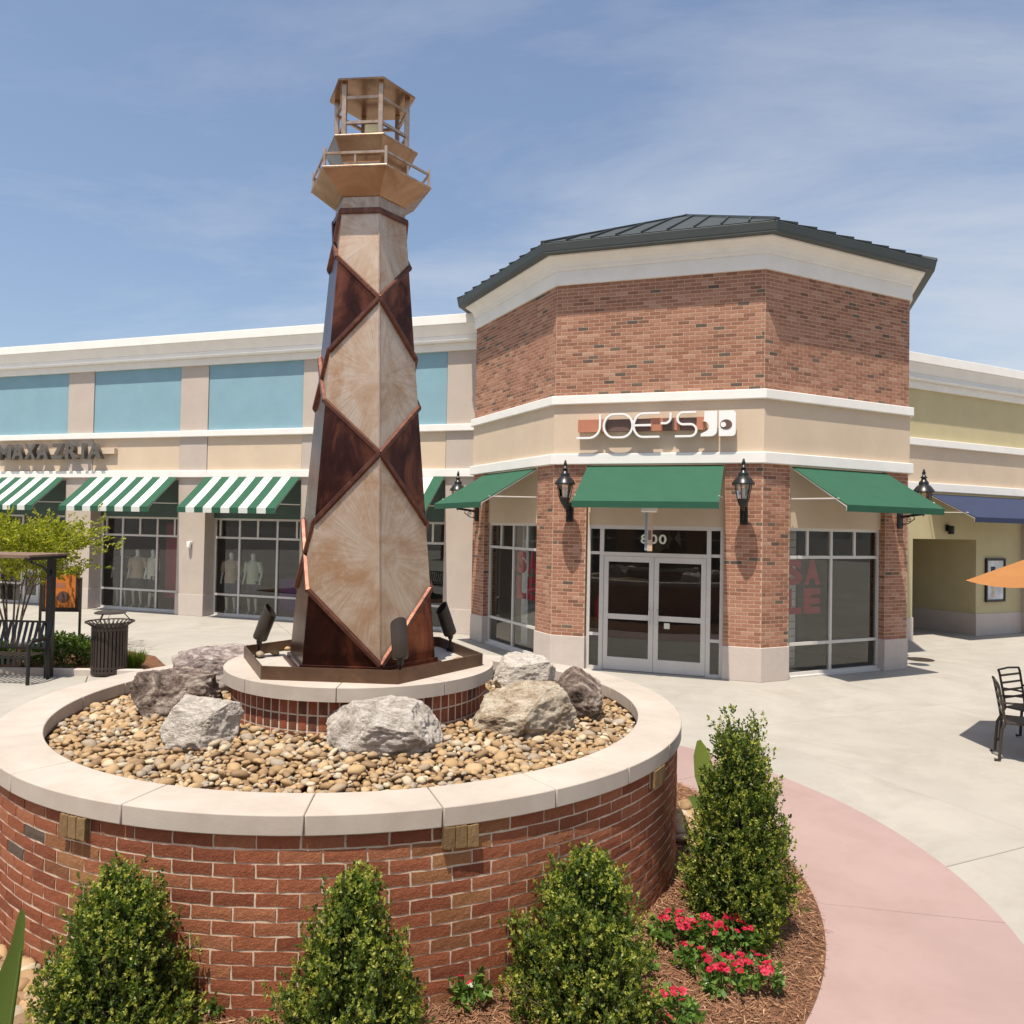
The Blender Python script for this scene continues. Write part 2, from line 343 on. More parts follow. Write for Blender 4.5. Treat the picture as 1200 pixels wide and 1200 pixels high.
def frame(ox, oy, ang):
    """(s along the face, off outwards, z) -> local xyz; outwards is to the right of the direction"""
    c, sn = cos(ang), sin(ang)
    f = lambda s, off, z: (ox + c * s + sn * off, oy + sn * s - c * off, z)
    f.ang = ang; return f
def text_mesh(txt, size, depth, bold=0.0):
    cu = bpy.data.curves.new('letter', 'FONT'); cu.body = txt; cu.size = size; cu.extrude = depth / 2; cu.offset = bold; cu.align_x = 'LEFT'
    o = bpy.data.objects.new('letter_tmp', cu); COL.objects.link(o); dg = bpy.context.evaluated_depsgraph_get()
    me = bpy.data.meshes.new_from_object(o.evaluated_get(dg)); bpy.data.objects.remove(o); bpy.data.curves.remove(cu); me.name = 'letter'; me.materials.clear()
    return me
def letters(txt, height, width, depth, mat, parent, fr, s, off, z, name='letter', bold=0.0, tilt=0):
    """one letter scaled to fill width x height with its lower left corner at (s, z) of a face frame"""
    me = text_mesh(txt, 1, depth, bold); co = np.empty(len(me.vertices) * 3, np.float32); me.vertices.foreach_get('co', co); co = co.reshape(-1, 3)
    mn, mxx = co.min(0), co.max(0)
    u = (co[:, 0] - mn[0]) / (mxx[0] - mn[0]) * width; w = (co[:, 1] - mn[1]) / (mxx[1] - mn[1]) * height
    P = np.array([fr(s + a, off + b, z + c) for a, b, c in zip(u, co[:, 2], w)], np.float32)
    me.vertices.foreach_set('co', P.ravel()); me.update()
    return link(name, me, mat, parent)

# ================================================================== GROUND
PC = (-1.14, 6.085)                                   # centre of the round planter
PINK_R, BED_R, WALL_R = 4.55, 3.36, 2.40
RND = random.Random(7)
g = MB().add([(-400, -400, -.03), (400, -400, -.03), (400, 400, -.03), (-400, 400, -.03)], [(0, 1, 2, 3)]).build('ground', 'concrete_joint')
structure(g); g['label'] = 'pale concrete plaza ground'
def slabs():
    """concrete slabs laid on a grid aligned with the store front, 8 mm joints"""
    a = radians(25.3); ca, sa = cos(a), sin(a); W, H = 3.9, 3.9; shared = None
    m = MB().box(-W / 2 + .005, W / 2 - .005, -H / 2 + .005, H / 2 - .005, -.03, 0)
    o0 = m.build('slab', 'concrete', g, bevel=.006); shared = o0.data; bpy.data.objects.remove(o0)
    big = MB()
    for i in range(-14, 15):
        for j in range(-12, 13):
            x, y = 7.05 - W / 2 + i * W, 4.05 - H / 2 + j * H; X, Y = x * ca - y * sa, x * sa + y * ca
            near = -1 < Y < 26 and abs(X) < 2.5 + .72 * max(Y, 0) and Y > 1.5
            if near:
                o = link('slab', shared, None, g, (X, Y, 0), (0, 0, a)); b = o.modifiers.new('bevel', 'BEVEL'); b.width = .006; b.segments = 1
            else:
                P = [(X + u * ca - v * sa, Y + u * sa + v * ca, z) for z in (-.03, 0) for u, v in ((-W / 2 + .005, -H / 2 + .005), (W / 2 - .005, -H / 2 + .005), (W / 2 - .005, H / 2 - .005), (-W / 2 + .005, H / 2 - .005))]
                big.add(P, [(0, 3, 2, 1), (4, 5, 6, 7), (0, 1, 5, 4), (1, 2, 6, 5), (2, 3, 7, 6), (3, 0, 4, 7)])
    stuff(big.build('slab_field', 'concrete', g))
slabs()
def path():
    """pink ring path in curved panels with narrow joints"""
    base = MB().ring(BED_R - .2, PINK_R - .004, -.02, .003, 0, 2 * pi, 96, PC).build('path', 'concrete_joint'); structure(base); base['label'] = 'curved pink concrete path around the planter bed'
    n = 8; off = radians(-11)
    for k in range(n):
        a0, a1 = off + 2 * pi * k / n, off + 2 * pi * (k + 1) / n
        MB().ring(BED_R - .15, PINK_R, -.02, .008, a0 + .0012, a1 - .0012, 28, PC).build('path_panel', 'pink_concrete', base, bevel=.004, seg=1)
path()
def bed_z(r, t=0):
    u = max(0, min(1, (BED_R - r) / (BED_R - WALL_R))); return .012 + .235 * u ** .8 + (.02 * noise.noise((r * 3 * cos(t), r * 3 * sin(t), 1.7)) if u > .02 else 0)
def bed():
    V = []; F = []; nr, na = 14, 160
    for j in range(nr + 1):
        r = BED_R - (BED_R - WALL_R + .02) * j / nr
        for i in range(na):
            t = 2 * pi * i / na; V.append((PC[0] + r * cos(t), PC[1] + r * sin(t), bed_z(r, t)))
    for j in range(nr):
        for i in range(na): F.append((j * na + i, j * na + (i + 1) % na, (j + 1) * na + (i + 1) % na, (j + 1) * na + i))
    b = MB().add(V, F).build('planting_bed', 'soil', smooth=True); structure(b); b['label'] = 'mounded mulch bed around the brick planter'
    # pine straw and bark: slivers lying on the soil
    rs = np.random.RandomState(3); n = 42000
    t = rs.uniform(radians(-150), radians(40), n); r = np.sqrt(rs.uniform(WALL_R ** 2, (BED_R - .01) ** 2, n)); r = np.where(rs.rand(n) < .02, np.minimum(r + .04, BED_R + .03), r)
    ln = rs.uniform(.02, .075, n) * (1 + .9 * (rs.rand(n) < .12)); wd = rs.uniform(.002, .007, n)
    ln = np.where(wd > .0065, ln * .6, ln)
    ax = rs.uniform(0, 2 * pi, n); tilt = rs.normal(0, .22, n)
    z = np.array([bed_z(rr, tt) for rr, tt in zip(r, t)]) + rs.uniform(.001, .016, n)
    c = np.stack([PC[0] + r * np.cos(t), PC[1] + r * np.sin(t), z], 1)
    d = np.stack([np.cos(ax) * np.cos(tilt), np.sin(ax) * np.cos(tilt), np.sin(tilt)], 1); s = np.stack([-np.sin(ax), np.cos(ax), rs.normal(0, .35, n)], 1)
    s /= np.linalg.norm(s, axis=1)[:, None]
    A = c - d * (ln / 2)[:, None]; B = c + d * (ln / 2)[:, None]; w = s * (wd / 2)[:, None]
    V = np.stack([A - w, A + w, B + w * .6, B - w * .6], 1).reshape(-1, 3); F = np.arange(4 * n).reshape(-1, 4)
    m = link('mulch', np_mesh('mulch', V, F), 'mulch_straw'); stuff(tag(m, 'brown bark and pine straw mulch over the planting bed', 'mulch'))
bed()

# ================================================================== pieces shared by bricks, pebbles, stones
BRICK_CACHE = {}
def brick_mesh(l, h, d, mat):
    k = (round(l, 3), round(h, 3), round(d, 3), mat)
    if k not in BRICK_CACHE:
        e = min(.004, l * .2); P = []; x, z = k[0] / 2, k[1] / 2
        P = [(-x, 0, -z), (x, 0, -z), (x, 0, z), (-x, 0, z), (-x, -d + e, -z), (x, -d + e, -z), (x, -d + e, z), (-x, -d + e, z),
             (-x + e, -d, -z + e), (x - e, -d, -z + e), (x - e, -d, z - e), (-x + e, -d, z - e)]
        F = [(8, 9, 10, 11), (4, 5, 9, 8), (5, 6, 10, 9), (6, 7, 11, 10), (7, 4, 8, 11), (0, 1, 5, 4), (1, 2, 6, 5), (2, 3, 7, 6), (3, 0, 4, 7)]
        me = bpy.data.meshes.new('brick'); me.from_pydata(P, [], F); me.materials.append(MATS[mat]); me.update(); BRICK_CACHE[k] = me
    return BRICK_CACHE[k]
def rough_brick(l, h, d, mat, var):
    """hand moulded brick: uneven outline and face, 44 triangles"""
    k = (round(l, 3), round(h, 3), mat, var)
    if k not in BRICK_CACHE:
        rr = random.Random(hash((var, 17)) % 9973); x, z = k[0] / 2, k[1] / 2; nx, nz = 5, 3; V = []; F = []
        for j in range(nz):
            for i in range(nx):
                e = i in (0, nx - 1) or j in (0, nz - 1); px = -x + 2 * x * i / (nx - 1); pz = -z + 2 * z * j / (nz - 1)
                px += rr.uniform(-.0022, .0022); pz += rr.uniform(-.0026, .0026); V.append((px, -d + (.0008 if e else 0) + rr.uniform(-.0011, .0011), pz))
        for j in range(nz - 1):
            for i in range(nx - 1): a = j * nx + i; F.append((a, a + 1, a + nx + 1, a + nx))
        loop = [i for i in range(nx)] + [j * nx + nx - 1 for j in range(1, nz)] + [(nz - 1) * nx + i for i in range(nx - 2, -1, -1)] + [j * nx for j in range(nz - 2, 0, -1)]
        b = len(V); V += [(V[q][0], .004, V[q][2]) for q in loop]; n = len(loop)
        for q in range(n): F.append((loop[(q + 1) % n], loop[q], b + q, b + (q + 1) % n))
        me = bpy.data.meshes.new('brick'); me.from_pydata(V, [], F); me.materials.append(MATS[mat]); me.update(); BRICK_CACHE[k] = me
    return BRICK_CACHE[k]
class Bricks:
    """collects bricks; the nearest become objects, the rest one mesh"""
    def __init__(s): s.items = []
    def put(s, pos, ang, l, h, d, mat, parent, rank, rough=False): s.items.append((rank, tuple(pos), ang, l, h, d, mat, parent, rough))
    def done(s, limit, rest_parent, name='brickwork'):
        s.items.sort(key=lambda q: q[0]); rest = {}
        for i, (rank, p, a, l, h, d, mat, par, rough) in enumerate(s.items):
            me = rough_brick(l, h, .0022, mat, i * 7 % 11) if rough else brick_mesh(l, h, d, mat)
            if i < limit: link('brick', me, None, par, p, (0, 0, a))
            else:
                M = Matrix.Translation(p) @ Matrix.Rotation(a, 4, 'Z'); rest.setdefault(mat, MB()).add([M @ v.co for v in me.vertices], [tuple(f.vertices) for f in me.polygons])
        for mat, mb in rest.items(): stuff(mb.build(name, mat, rest_parent))
CAMP = Vector((0, 0, CAM_H))

# ================================================================== PLANTER
CAP_Z, CAP_T = 1.20, .10
def planter():
    root = thing('round_planter', 'large round red brick planter with pale limestone cap and pebble fill', 'planter', (PC[0], PC[1], 0))
    core = MB().ring(2.17, WALL_R, -.02, CAP_Z - CAP_T, 0, 2 * pi, 128).build('planter_wall', 'mortar', root, smooth=True)
    B = Bricks(); n = 73; ch = .0673; top = CAP_Z - CAP_T - .004; rr = random.Random(5)
    corb = [radians(-114), radians(-67.7), radians(-31.3), radians(-160), radians(15), radians(62), radians(110)]
    for c in range(16):
        zc = top - ch * (c + .5)
        for k in range(n):
            t = 2 * pi * (k + .5 * (c % 2)) / n + .01
            near = min(abs((t - q + pi) % (2 * pi) - pi) for q in corb)
            pos = (WALL_R * cos(t), WALL_R * sin(t), zc); w = Vector(pos) + root.location
            facing = Vector((cos(t), sin(t), 0)).dot((CAMP - w).normalized())
            mat = 'brick_planter'
            if rr.random() < .012: mat = 'brick_dark'
            if near < .05 + .03 * rr.random() and rr.random() < .8 - .03 * c and c < 14 and radians(-120) < (t if t < pi else t - 2 * pi) < radians(-60): mat = 'brick_ochre'
            jit = rr.uniform(-.0015, .0015)
            B.put((pos[0], pos[1], zc + rr.uniform(-.001, .001)), t + pi / 2 + rr.uniform(-.012, .012), 2 * pi * WALL_R / n - .0105, ch - .0105, .0055 + jit, mat, core, (w - CAMP).length - (100 if facing > .12 and zc > .12 else 0), True)
    B.done(300, root)
    for t in corb:                                    # three ochre bricks on end set proud under the cap
        cb = MB().box(-.088, .088, .0, .02, -.052, .052).build('corbel', 'mortar', root, loc=((WALL_R + .012) * cos(t), (WALL_R + .012) * sin(t), CAP_Z - CAP_T - .054), rot=(0, 0, t + pi / 2))
        for k in (-1, 0, 1):
            link('brick', rough_brick(.058, .104, .026, 'brick_corbel', k + 20), None, cb, (k * .0605, 0, rr.uniform(-.002, .002)), (0, 0, 0))
    js = [-127.9, -106.8, -85.3, -69.9, -54.8, -40.8]; js += [-26.5 + 14.9 * k for k in range(17)]; js = sorted(radians(a) for a in js); js = [a for a in js if a < radians(-127.9) + 2 * pi - .08]; js.append(js[0] + 2 * pi)
    for a, b in zip(js, js[1:]):
        MB().ring(2.12, 2.43, CAP_Z - CAP_T, CAP_Z, a + .0012, b - .0012, 10).build('cap_stone', 'limestone', root, bevel=.006, smooth=True)
    MB().ring(2.14, 2.41, CAP_Z - CAP_T + .006, CAP_Z - .012, 0, 2 * pi, 96).build('cap_joint', 'mortar', root)
    MB().lathe([(2.18, .95), (2.18, 1.04), (1.9, 1.06), (1.5, 1.09), (1.1, 1.125), (.9, 1.14)], 64).build('pebble_base', 'soil', root, smooth=True)
    # inner pedestal
    ped = MB().lathe([(.955, .9), (.955, 1.41)], 72).build('pedestal', 'mortar', root, smooth=True)
    P = Bricks(); nb = 84
    for c in range(4):
        zc = 1.405 - .105 * (c + .5)
        for k in range(nb):
            t = 2 * pi * k / nb; pos = (.955 * cos(t), .955 * sin(t), zc); w = Vector(pos) + root.location
            fc = Vector((cos(t), sin(t), 0)).dot((CAMP - w).normalized())
            P.put(pos, t + pi / 2, .0585, .0945, .0025, 'brick_pedestal', ped, (w - CAMP).length - (100 if fc > .1 and c < 3 else 0))
    P.done(126, root)
    pj = [radians(a) for a in (-171, -129.7, -88.6, -46.1, -5, 36, 77, 118, 158)]; pj.append(pj[0] + 2 * pi); pj = [pj[i] for i in range(len(pj)) if i == 0 or pj[i] - pj[i - 1] > .1]
    for a, b in zip(pj, pj[1:]):
        MB().ring(.02, 1.015, 1.405, 1.497, a + .003, b - .003, 16).build('pedestal_cap_stone', 'limestone', root, bevel=.006, smooth=True)
    return root
planter()

# ------------------------------------------------------------------ boulders
def boulder(seed, dims, loc, rz, mat, cuts, label, rough=.05):
    import bmesh
    bm = bmesh.new(); bmesh.ops.create_icosphere(bm, subdivisions=6, radius=1)
    rr = random.Random(seed); off = Vector((seed * 3.7, seed * 1.3, seed * 7.1)); planes = [(Vector(c[:3]).normalized(), c[3]) for c in cuts]
    for k in range(16):
        v = Vector((rr.gauss(0, 1), rr.gauss(0, 1), rr.gauss(0, .8))).normalized(); planes.append((v, rr.uniform(.70, .88)))
    for v in bm.verts:
        p = v.co.copy(); w = p + .10 * Vector((noise.noise(p * 2.1 + off), noise.noise(p * 2.1 + off * 1.7), noise.noise(p * 2.1 - off)))
        p = w * (1 + .20 * noise.noise(p * 1.4 + off))
        for nrm, d in planes:
            q = p.dot(nrm) - d
            if q > 0: p -= nrm * q * .97
        n1 = noise.fractal(p * 3.2 + off, .8, 2.1, 5); n2 = noise.ridged_multi_fractal(Vector((p.x, p.y, p.z * 1.8)) * 3.4 + off * 2, .9, 2.2, 5, 1, 2) - 1.2
        p += v.co * (rough * .8 * n1 + rough * .55 * n2 + .016 * noise.noise(p * 19 + off) + .012 * noise.noise(p * 37 + off))
        v.co = Vector((p.x * dims[0], p.y * dims[1], p.z * dims[2]))
    me = bpy.data.meshes.new('boulder'); bm.to_mesh(me); bm.free(); me.polygons.foreach_set('use_smooth', [True] * len(me.polygons))
    o = link('boulder', me, mat, None, loc, (0, 0, rz))
    return tag(o, label, 'rock', 'boulders on the planter pebbles')
BOULD = [
 (11, (.29, .23, .25), (-1.96, 5.06, 1.24), radians(28), 'rock_white', [(-.2, -.5, 1, .60), (-.75, -.6, .25, .62), (.55, -.75, .1, .60), (.3, .2, 1, .7)], 'chalk white angular boulder with a grey flat side, at the front of its group'),
 (23, (.38, .30, .29), (-2.46, 5.80, 1.26), radians(-15), 'rock_dark', [(-.1, -1, .1, .58), (0, 0, 1, .62), (-1, 0, 0, .75)], 'rough mottled brown grey boulder behind the chalk white one'),
 (37, (.50, .30, .27), (-2.36, 6.52, 1.32), radians(4), 'rock_purple', [(0, -.2, 1, .58), (.1, -1, .1, .62), (.9, .1, .5, .7)], 'long layered grey boulder with a pale top, rearmost of the three beside the pedestal'),
 (41, (.44, .29, .27), (-.80, 4.98, 1.24), radians(-6), 'rock_grey', [(0, -.15, 1, .66), (-.8, -.4, .5, .64), (.2, -1, -.2, .7), (.9, -.1, .35, .68)], 'rounded grey white boulder alone in front of the pedestal'),
 (53, (.45, .30, .29), (.13, 5.55, 1.25), radians(24), 'rock_tan', [(-.55, -.2, .8, .50), (.5, -.8, .1, .64), (.2, 0, 1, .74)], 'large cream and tan streaked boulder with a sloping face'),
 (61, (.27, .24, .25), (.55, 6.12, 1.24), radians(40), 'rock_dark', [(.3, -.5, .9, .64), (.8, -.6, -.1, .64)], 'dark weathered boulder tucked behind the large tan one'),
 (71, (.32, .24, .23), (.14, 6.95, 1.28), radians(5), 'rock_white', [(0, -.3, 1, .55), (.4, -1, .1, .62)], 'pale boulder with a flat top, rearmost behind the tan one')]
for b in BOULD: boulder(*b)

# ------------------------------------------------------------------ pebbles
def peb_z(r): return 1.085 + .09 * max(0, min(1, (2.1 - r) / 1.1)) ** 1.2
def pebble_variants(k=10):
    import bmesh
    out = []
    for i in range(k):
        bm = bmesh.new(); bmesh.ops.create_icosphere(bm, subdivisions=2, radius=.5); rr = random.Random(100 + i); off = Vector((i * 5.1, i * 2.3, 0))
        sx, sy, sz = 1, rr.uniform(.6, .9), rr.uniform(.35, .6)
        for v in bm.verts:
            p = v.co * (1 + .35 * noise.noise(v.co * 2.2 + off)); v.co = Vector((p.x * sx, p.y * sy, p.z * sz))
        me = bpy.data.meshes.new('pebble'); bm.to_mesh(me); bm.free(); me.polygons.foreach_set('use_smooth', [True] * len(me.polygons)); me.materials.append(MATS['pebble']); out.append(me)
    return out
PEB = pebble_variants()
PEB_NP = []
for me in PEB:
    a = np.empty(len(me.vertices) * 3, np.float32); me.vertices.foreach_get('co', a); PEB_NP.append((a.reshape(-1, 3), np.array([tuple(p.vertices) for p in me.polygons])))
def scatter_pebbles(name, label, cat, spots, group, limit):
    """spots: (x, y, z, size, variant, euler). The largest in view are things of their own, the rest one mass"""
    def key(s): return (Vector(s[:3]) - CAMP).length / s[3]
    spots = sorted(spots, key=key); V = []; F = []; n = 0
    for i, (x, y, z, sz, va, e) in enumerate(spots):
        if i < limit:
            o = link(name, PEB[va], None, None, (x, y, z), e); o.scale = (sz, sz, sz); tag(o, label, cat, group)
        else:
            M = np.array(Matrix.LocRotScale(Vector((x, y, z)), __import__('mathutils').Euler(e), Vector((sz, sz, sz)))); v, f = PEB_NP[va]
            V.append(v @ M[:3, :3].T + M[:3, 3]); F.append(f + n); n += len(v)
    if V:
        me = np_mesh('pebbles', np.concatenate(V), np.concatenate(F)); me.polygons.foreach_set('use_smooth', [True] * len(me.polygons))
        stuff(tag(link('pebbles', me, 'pebble'), label + ', seen as one mass', cat, group))
def planter_pebbles():
    rr = random.Random(21); cells = {}; spots = []
    def ok(x, y, r, lay):
        gx, gy = int(x / .1), int(y / .1)
        for i in (-1, 0, 1):
            for j in (-1, 0, 1):
                for (a, b, c) in cells.get((gx + i, gy + j, lay), ()):
                    if (a - x) ** 2 + (b - y) ** 2 < ((r + c) * .80) ** 2: return False
        cells.setdefault((gx, gy, lay), []).append((x, y, r)); return True
    for lay, tries in ((0, 15000), (1, 36000)):
        for _ in range(tries):
            t = rr.uniform(0, 2 * pi); r = sqrt(rr.uniform(.98 ** 2, 2.09 ** 2)); x, y = r * cos(t), r * sin(t)
            s = rr.choice((.035, .045, .055, .06, .07, .08, .09, .105)) * rr.uniform(.85, 1.15)
            if r + s * .5 > 2.12 or r - s * .5 < .955: continue
            if ok(x, y, s * .42, lay):
                spots.append((PC[0] + x, PC[1] + y, peb_z(r) + (-.02 if lay == 0 else .008) + rr.uniform(-.008, .012), s, rr.randrange(len(PEB)), (rr.gauss(0, .25), rr.gauss(0, .25), rr.uniform(0, 2 * pi))))
    scatter_pebbles('pebble', 'smooth tan and brown river pebble filling the round planter', 'pebble', spots, 'river pebbles in the planter', 300)
planter_pebbles()
def bed_pebbles():
    rr = random.Random(4)
    for nm, a0, a1, cnt in (('left', -131, -113, 110), ('right', -8, 14, 90)):
        spots = []
        for _ in range(cnt):
            t = radians(rr.uniform(a0, a1)); r = WALL_R + .05 + rr.random() ** 1.3 * (.34 if nm == 'left' else .6); s = rr.uniform(.07, .16)
            spots.append((PC[0] + r * cos(t), PC[1] + r * sin(t), bed_z(r, t) + .02 + rr.uniform(0, .03), s, rr.randrange(len(PEB)), (rr.gauss(0, .3), rr.gauss(0, .3), rr.uniform(0, 6))))
        lab = 'river stone on the mulch beside the long leaf stalk' if nm == 'left' else 'river stone on the mulch behind the tallest shrub'
        scatter_pebbles('river_stone', lab, 'stone', spots, 'river stones against the planter, ' + nm + ' patch', 40)
bed_pebbles()

# ================================================================== LIGHTHOUSE
LC = (-1.145, 6.08); LZ = 1.5; LA0 = radians(-66)
def lighthouse():
    root = thing('lighthouse_sculpture', 'tall copper lighthouse sculpture with pale diamond panels and lantern top', 'sculpture', (LC[0], LC[1], LZ)); root.rotation_euler = (0, -.0045, 0)
    def Rz(z): return .575 - (z - 1.55) * .0857
    def P(t, z, out=0, R=None):
        """point on the hexagon: t = face units from the front edge, z world height"""
        r = (R if R is not None else Rz(z)) + out / cos(pi / 6); k = math.floor(t); u = t - k
        a, b = LA0 + k * pi / 3, LA0 + (k + 1) * pi / 3
        return Vector((r * (cos(a) * (1 - u) + cos(b) * u), r * (sin(a) * (1 - u) + sin(b) * u), z - LZ))
    def hexa(r0, z0, r1, z1, name, mat, t=None, bevel=.003):
        p0 = [(r0 * cos(LA0 + k * pi / 3), r0 * sin(LA0 + k * pi / 3)) for k in range(6)]; p1 = [(r1 * cos(LA0 + k * pi / 3), r1 * sin(LA0 + k * pi / 3)) for k in range(6)]
        return MB().prism(p0, z0 - LZ, z1 - LZ, p1).build(name, mat, root, bevel=bevel)
    top, bot = 4.93, 1.55
    hexa(Rz(bot) - .012, bot, Rz(top) - .012, top, 'core', 'copper_dark')
    hexa(.635, 1.497, .635, 1.522, 'base_plate', 'copper_strap'); hexa(.605, 1.522, .60, 1.552, 'base_step', 'copper_dark')
    A = [5.40, 4.245, 3.08, 1.56]; Sd = [4.72, 3.66, 2.33]          # strap crossings on the front/back edges and on the side faces
    def cl(z): return max(bot, min(top, z))
    for side in (1, -1):
        for base in (0, 3):
            def T(t): return (t if side > 0 else -t) + base
            def panel(t0, t1, zl0, zu0, zl1, zu1, mat, mid):
                zl0, zu0, zl1, zu1 = map(cl, (zl0, zu0, zl1, zu1))
                if zu0 - zl0 < .004 and zu1 - zl1 < .004: return
                eps = 1e-4; n = 10; V = []; F = []; rays = []
                for i in range(n + 1):
                    u = i / n; t = t0 + (t1 - t0) * u; lo = zl0 + (zl1 - zl0) * u; hi = zu0 + (zu1 - zu0) * u
                    tt = min(max(t, t0 + eps), t1 - eps)
                    for z in (lo, hi):
                        V.append(P(T(tt), z, .001)); rays.append(((t - .02) * Rz(z) , z - mid, side * .37 + base))
                for i in range(n):
                    q = (2 * i, 2 * i + 2, 2 * i + 3, 2 * i + 1); F.append(q if side > 0 else tuple(reversed(q)))
                o = MB().add(V, F).build('panel', mat, root)
                at = o.data.attributes.new('ray', 'FLOAT_VECTOR', 'POINT'); at.data.foreach_set('vector', [c for r in rays for c in r])
            for k in range(3):
                zt, zb, zs = A[k], A[k + 1], Sd[k]; up = lambda t: zt + (zs - zt) * t / 1.5; lw = lambda t: zb + (zs - zb) * t / 1.5
                for t0, t1 in ((0, 1), (1, 1.5)): panel(t0, t1, lw(t0), up(t0), lw(t1), up(t1), 'copper_brushed', zs)
            for k in range(len(A) - 1):                # dark cells round the sides, between crossings
                zs_u, zs_l = Sd[k], (Sd[k + 1] if k + 1 < len(Sd) else None); za = A[k + 1]
                up = lambda t: za + (zs_u - za) * t / 1.5; lw = (lambda t: za + (zs_l - za) * t / 1.5) if zs_l else (lambda t: bot)
                for t0, t1 in ((0, 1), (1, 1.5)): panel(t0, t1, lw(t0), up(t0), lw(t1), up(t1), 'copper_dark', za)
            up = lambda t: 5.2; lw = lambda t: A[0] + (Sd[0] - A[0]) * t / 1.5
            for t0, t1 in ((0, 1), (1, 1.5)): panel(t0, t1, max(lw(t0), 4.0), 5.2, lw(t1), 5.2, 'copper_dark', 5)
            # straps
            def strap(t0, z0, t1, z1):
                if min(z0, z1) >= top: return
                for (a, b) in ((0, 1), (1, 1.5)):
                    lo, hi = max(min(t0, t1), a), min(max(t0, t1), b)
                    if hi - lo < .01: continue
                    zz = lambda t: z0 + (z1 - z0) * (t - t0) / (t1 - t0)
                    ta, tb = lo, hi
                    if zz(ta) > top: ta = t0 + (top - z0) * (t1 - t0) / (z1 - z0)
                    if zz(tb) > top: tb = t0 + (top - z0) * (t1 - t0) / (z1 - z0)
                    ca, cb = min(max(ta, lo + 1e-4), hi - 1e-4), min(max(tb, lo + 1e-4), hi - 1e-4)
                    pa, pb = P(T(ca), zz(ta)), P(T(cb), zz(tb)); mid = (T(ca) + T(cb)) / 2; k = math.floor(mid); an = LA0 + (k + .5) * pi / 3; nrm = Vector((cos(an), sin(an), .07)).normalized()
                    d = (pb - pa).normalized(); w = d.cross(nrm).normalized() * .024; V = []
                    for p in (pa - d * .004, pb + d * .004):
                        V += [p - w + nrm * -.004, p + w + nrm * -.004, p + w * .55 + nrm * .026, p - w * .55 + nrm * .026]
                    MB().add(V, [(0, 3, 2, 1), (4, 5, 6, 7), (0, 1, 5, 4), (1, 2, 6, 5), (2, 3, 7, 6), (3, 0, 4, 7)]).build('strap', 'copper_strap', root, bevel=.003, seg=1)
            for k in range(3):
                strap(0, A[k], 1.5, Sd[k]); strap(0, A[k + 1], 1.5, Sd[k])
    for base in (0, 3):                                  # thin pale bar imitating the bright highlight on each pale diamond's ridge
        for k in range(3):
            z1, z0 = min(A[k], top) - .03, A[k + 1] + .03; MB().bar(P(base + 1e-4, z0, .0), P(base + 1e-4, z1, .0), .010, .010).build('ridge_highlight', 'copper_pale', root)
    hexa(Rz(top) + .022, 4.905, Rz(top) + .022, 4.945, 'ring_strap', 'copper_strap')
    hexa(.283, 4.94, .279, 5.045, 'neck', 'copper_pale')
    hexa(.285, 5.035, .482, 5.185, 'gallery_cove', 'copper_tan'); hexa(.487, 5.183, .487, 5.197, 'gallery_deck', 'copper_pale')
    hexa(.287, 5.195, .287, 5.30, 'drum', 'copper_pale'); hexa(.288, 5.298, .37, 5.465, 'drum_flare', 'copper_tan'); hexa(.376, 5.463, .376, 5.475, 'lantern_deck', 'copper_pale')
    def hp(k, r, z): return (r * cos(LA0 + k * pi / 3), r * sin(LA0 + k * pi / 3), z - LZ)
    for k in range(6):
        MB().bar(hp(k, .465, 5.19), hp(k, .465, 5.335), .02, .02).build('rail_post', 'copper_pale', root)
        m0, m1 = Vector(hp(k, .46, 5.19)), Vector(hp(k + 1, .46, 5.19)); mm = (m0 + m1) / 2
        MB().bar(mm, mm + Vector((0, 0, .11)), .014, .014).build('rail_post', 'copper_pale', root)
        MB().bar(hp(k, .465, 5.295), hp(k + 1, .465, 5.295), .012, .018).build('gallery_rail', 'copper_pale', root)
        MB().bar(hp(k, .283, 5.47), hp(k, .283, 5.90), .036, .036).build('lantern_post', 'copper_pale', root, bevel=.003, seg=1)
        for z in (5.60, 5.79): MB().bar(hp(k, .283, z), hp(k + 1, .283, z), .02, .022).build('lantern_rail', 'copper_pale', root)
    hexa(.345, 5.90, .345, 5.915, 'roof_soffit', 'copper_tan'); hexa(.35, 5.912, .03, 6.03, 'lantern_roof', 'copper_pale')
    MB().lathe([(.05, 5.47 - LZ), (.05, 5.60 - LZ)], 20).build('lamp_base', 'copper_dark', root, smooth=True)
    MB().lathe([(.045, 5.60 - LZ), (.055, 5.63 - LZ), (.055, 5.70 - LZ), (.03, 5.735 - LZ)], 20).build('lamp_lens', 'lamp_glow', root, smooth=True)
    return root
lighthouse()
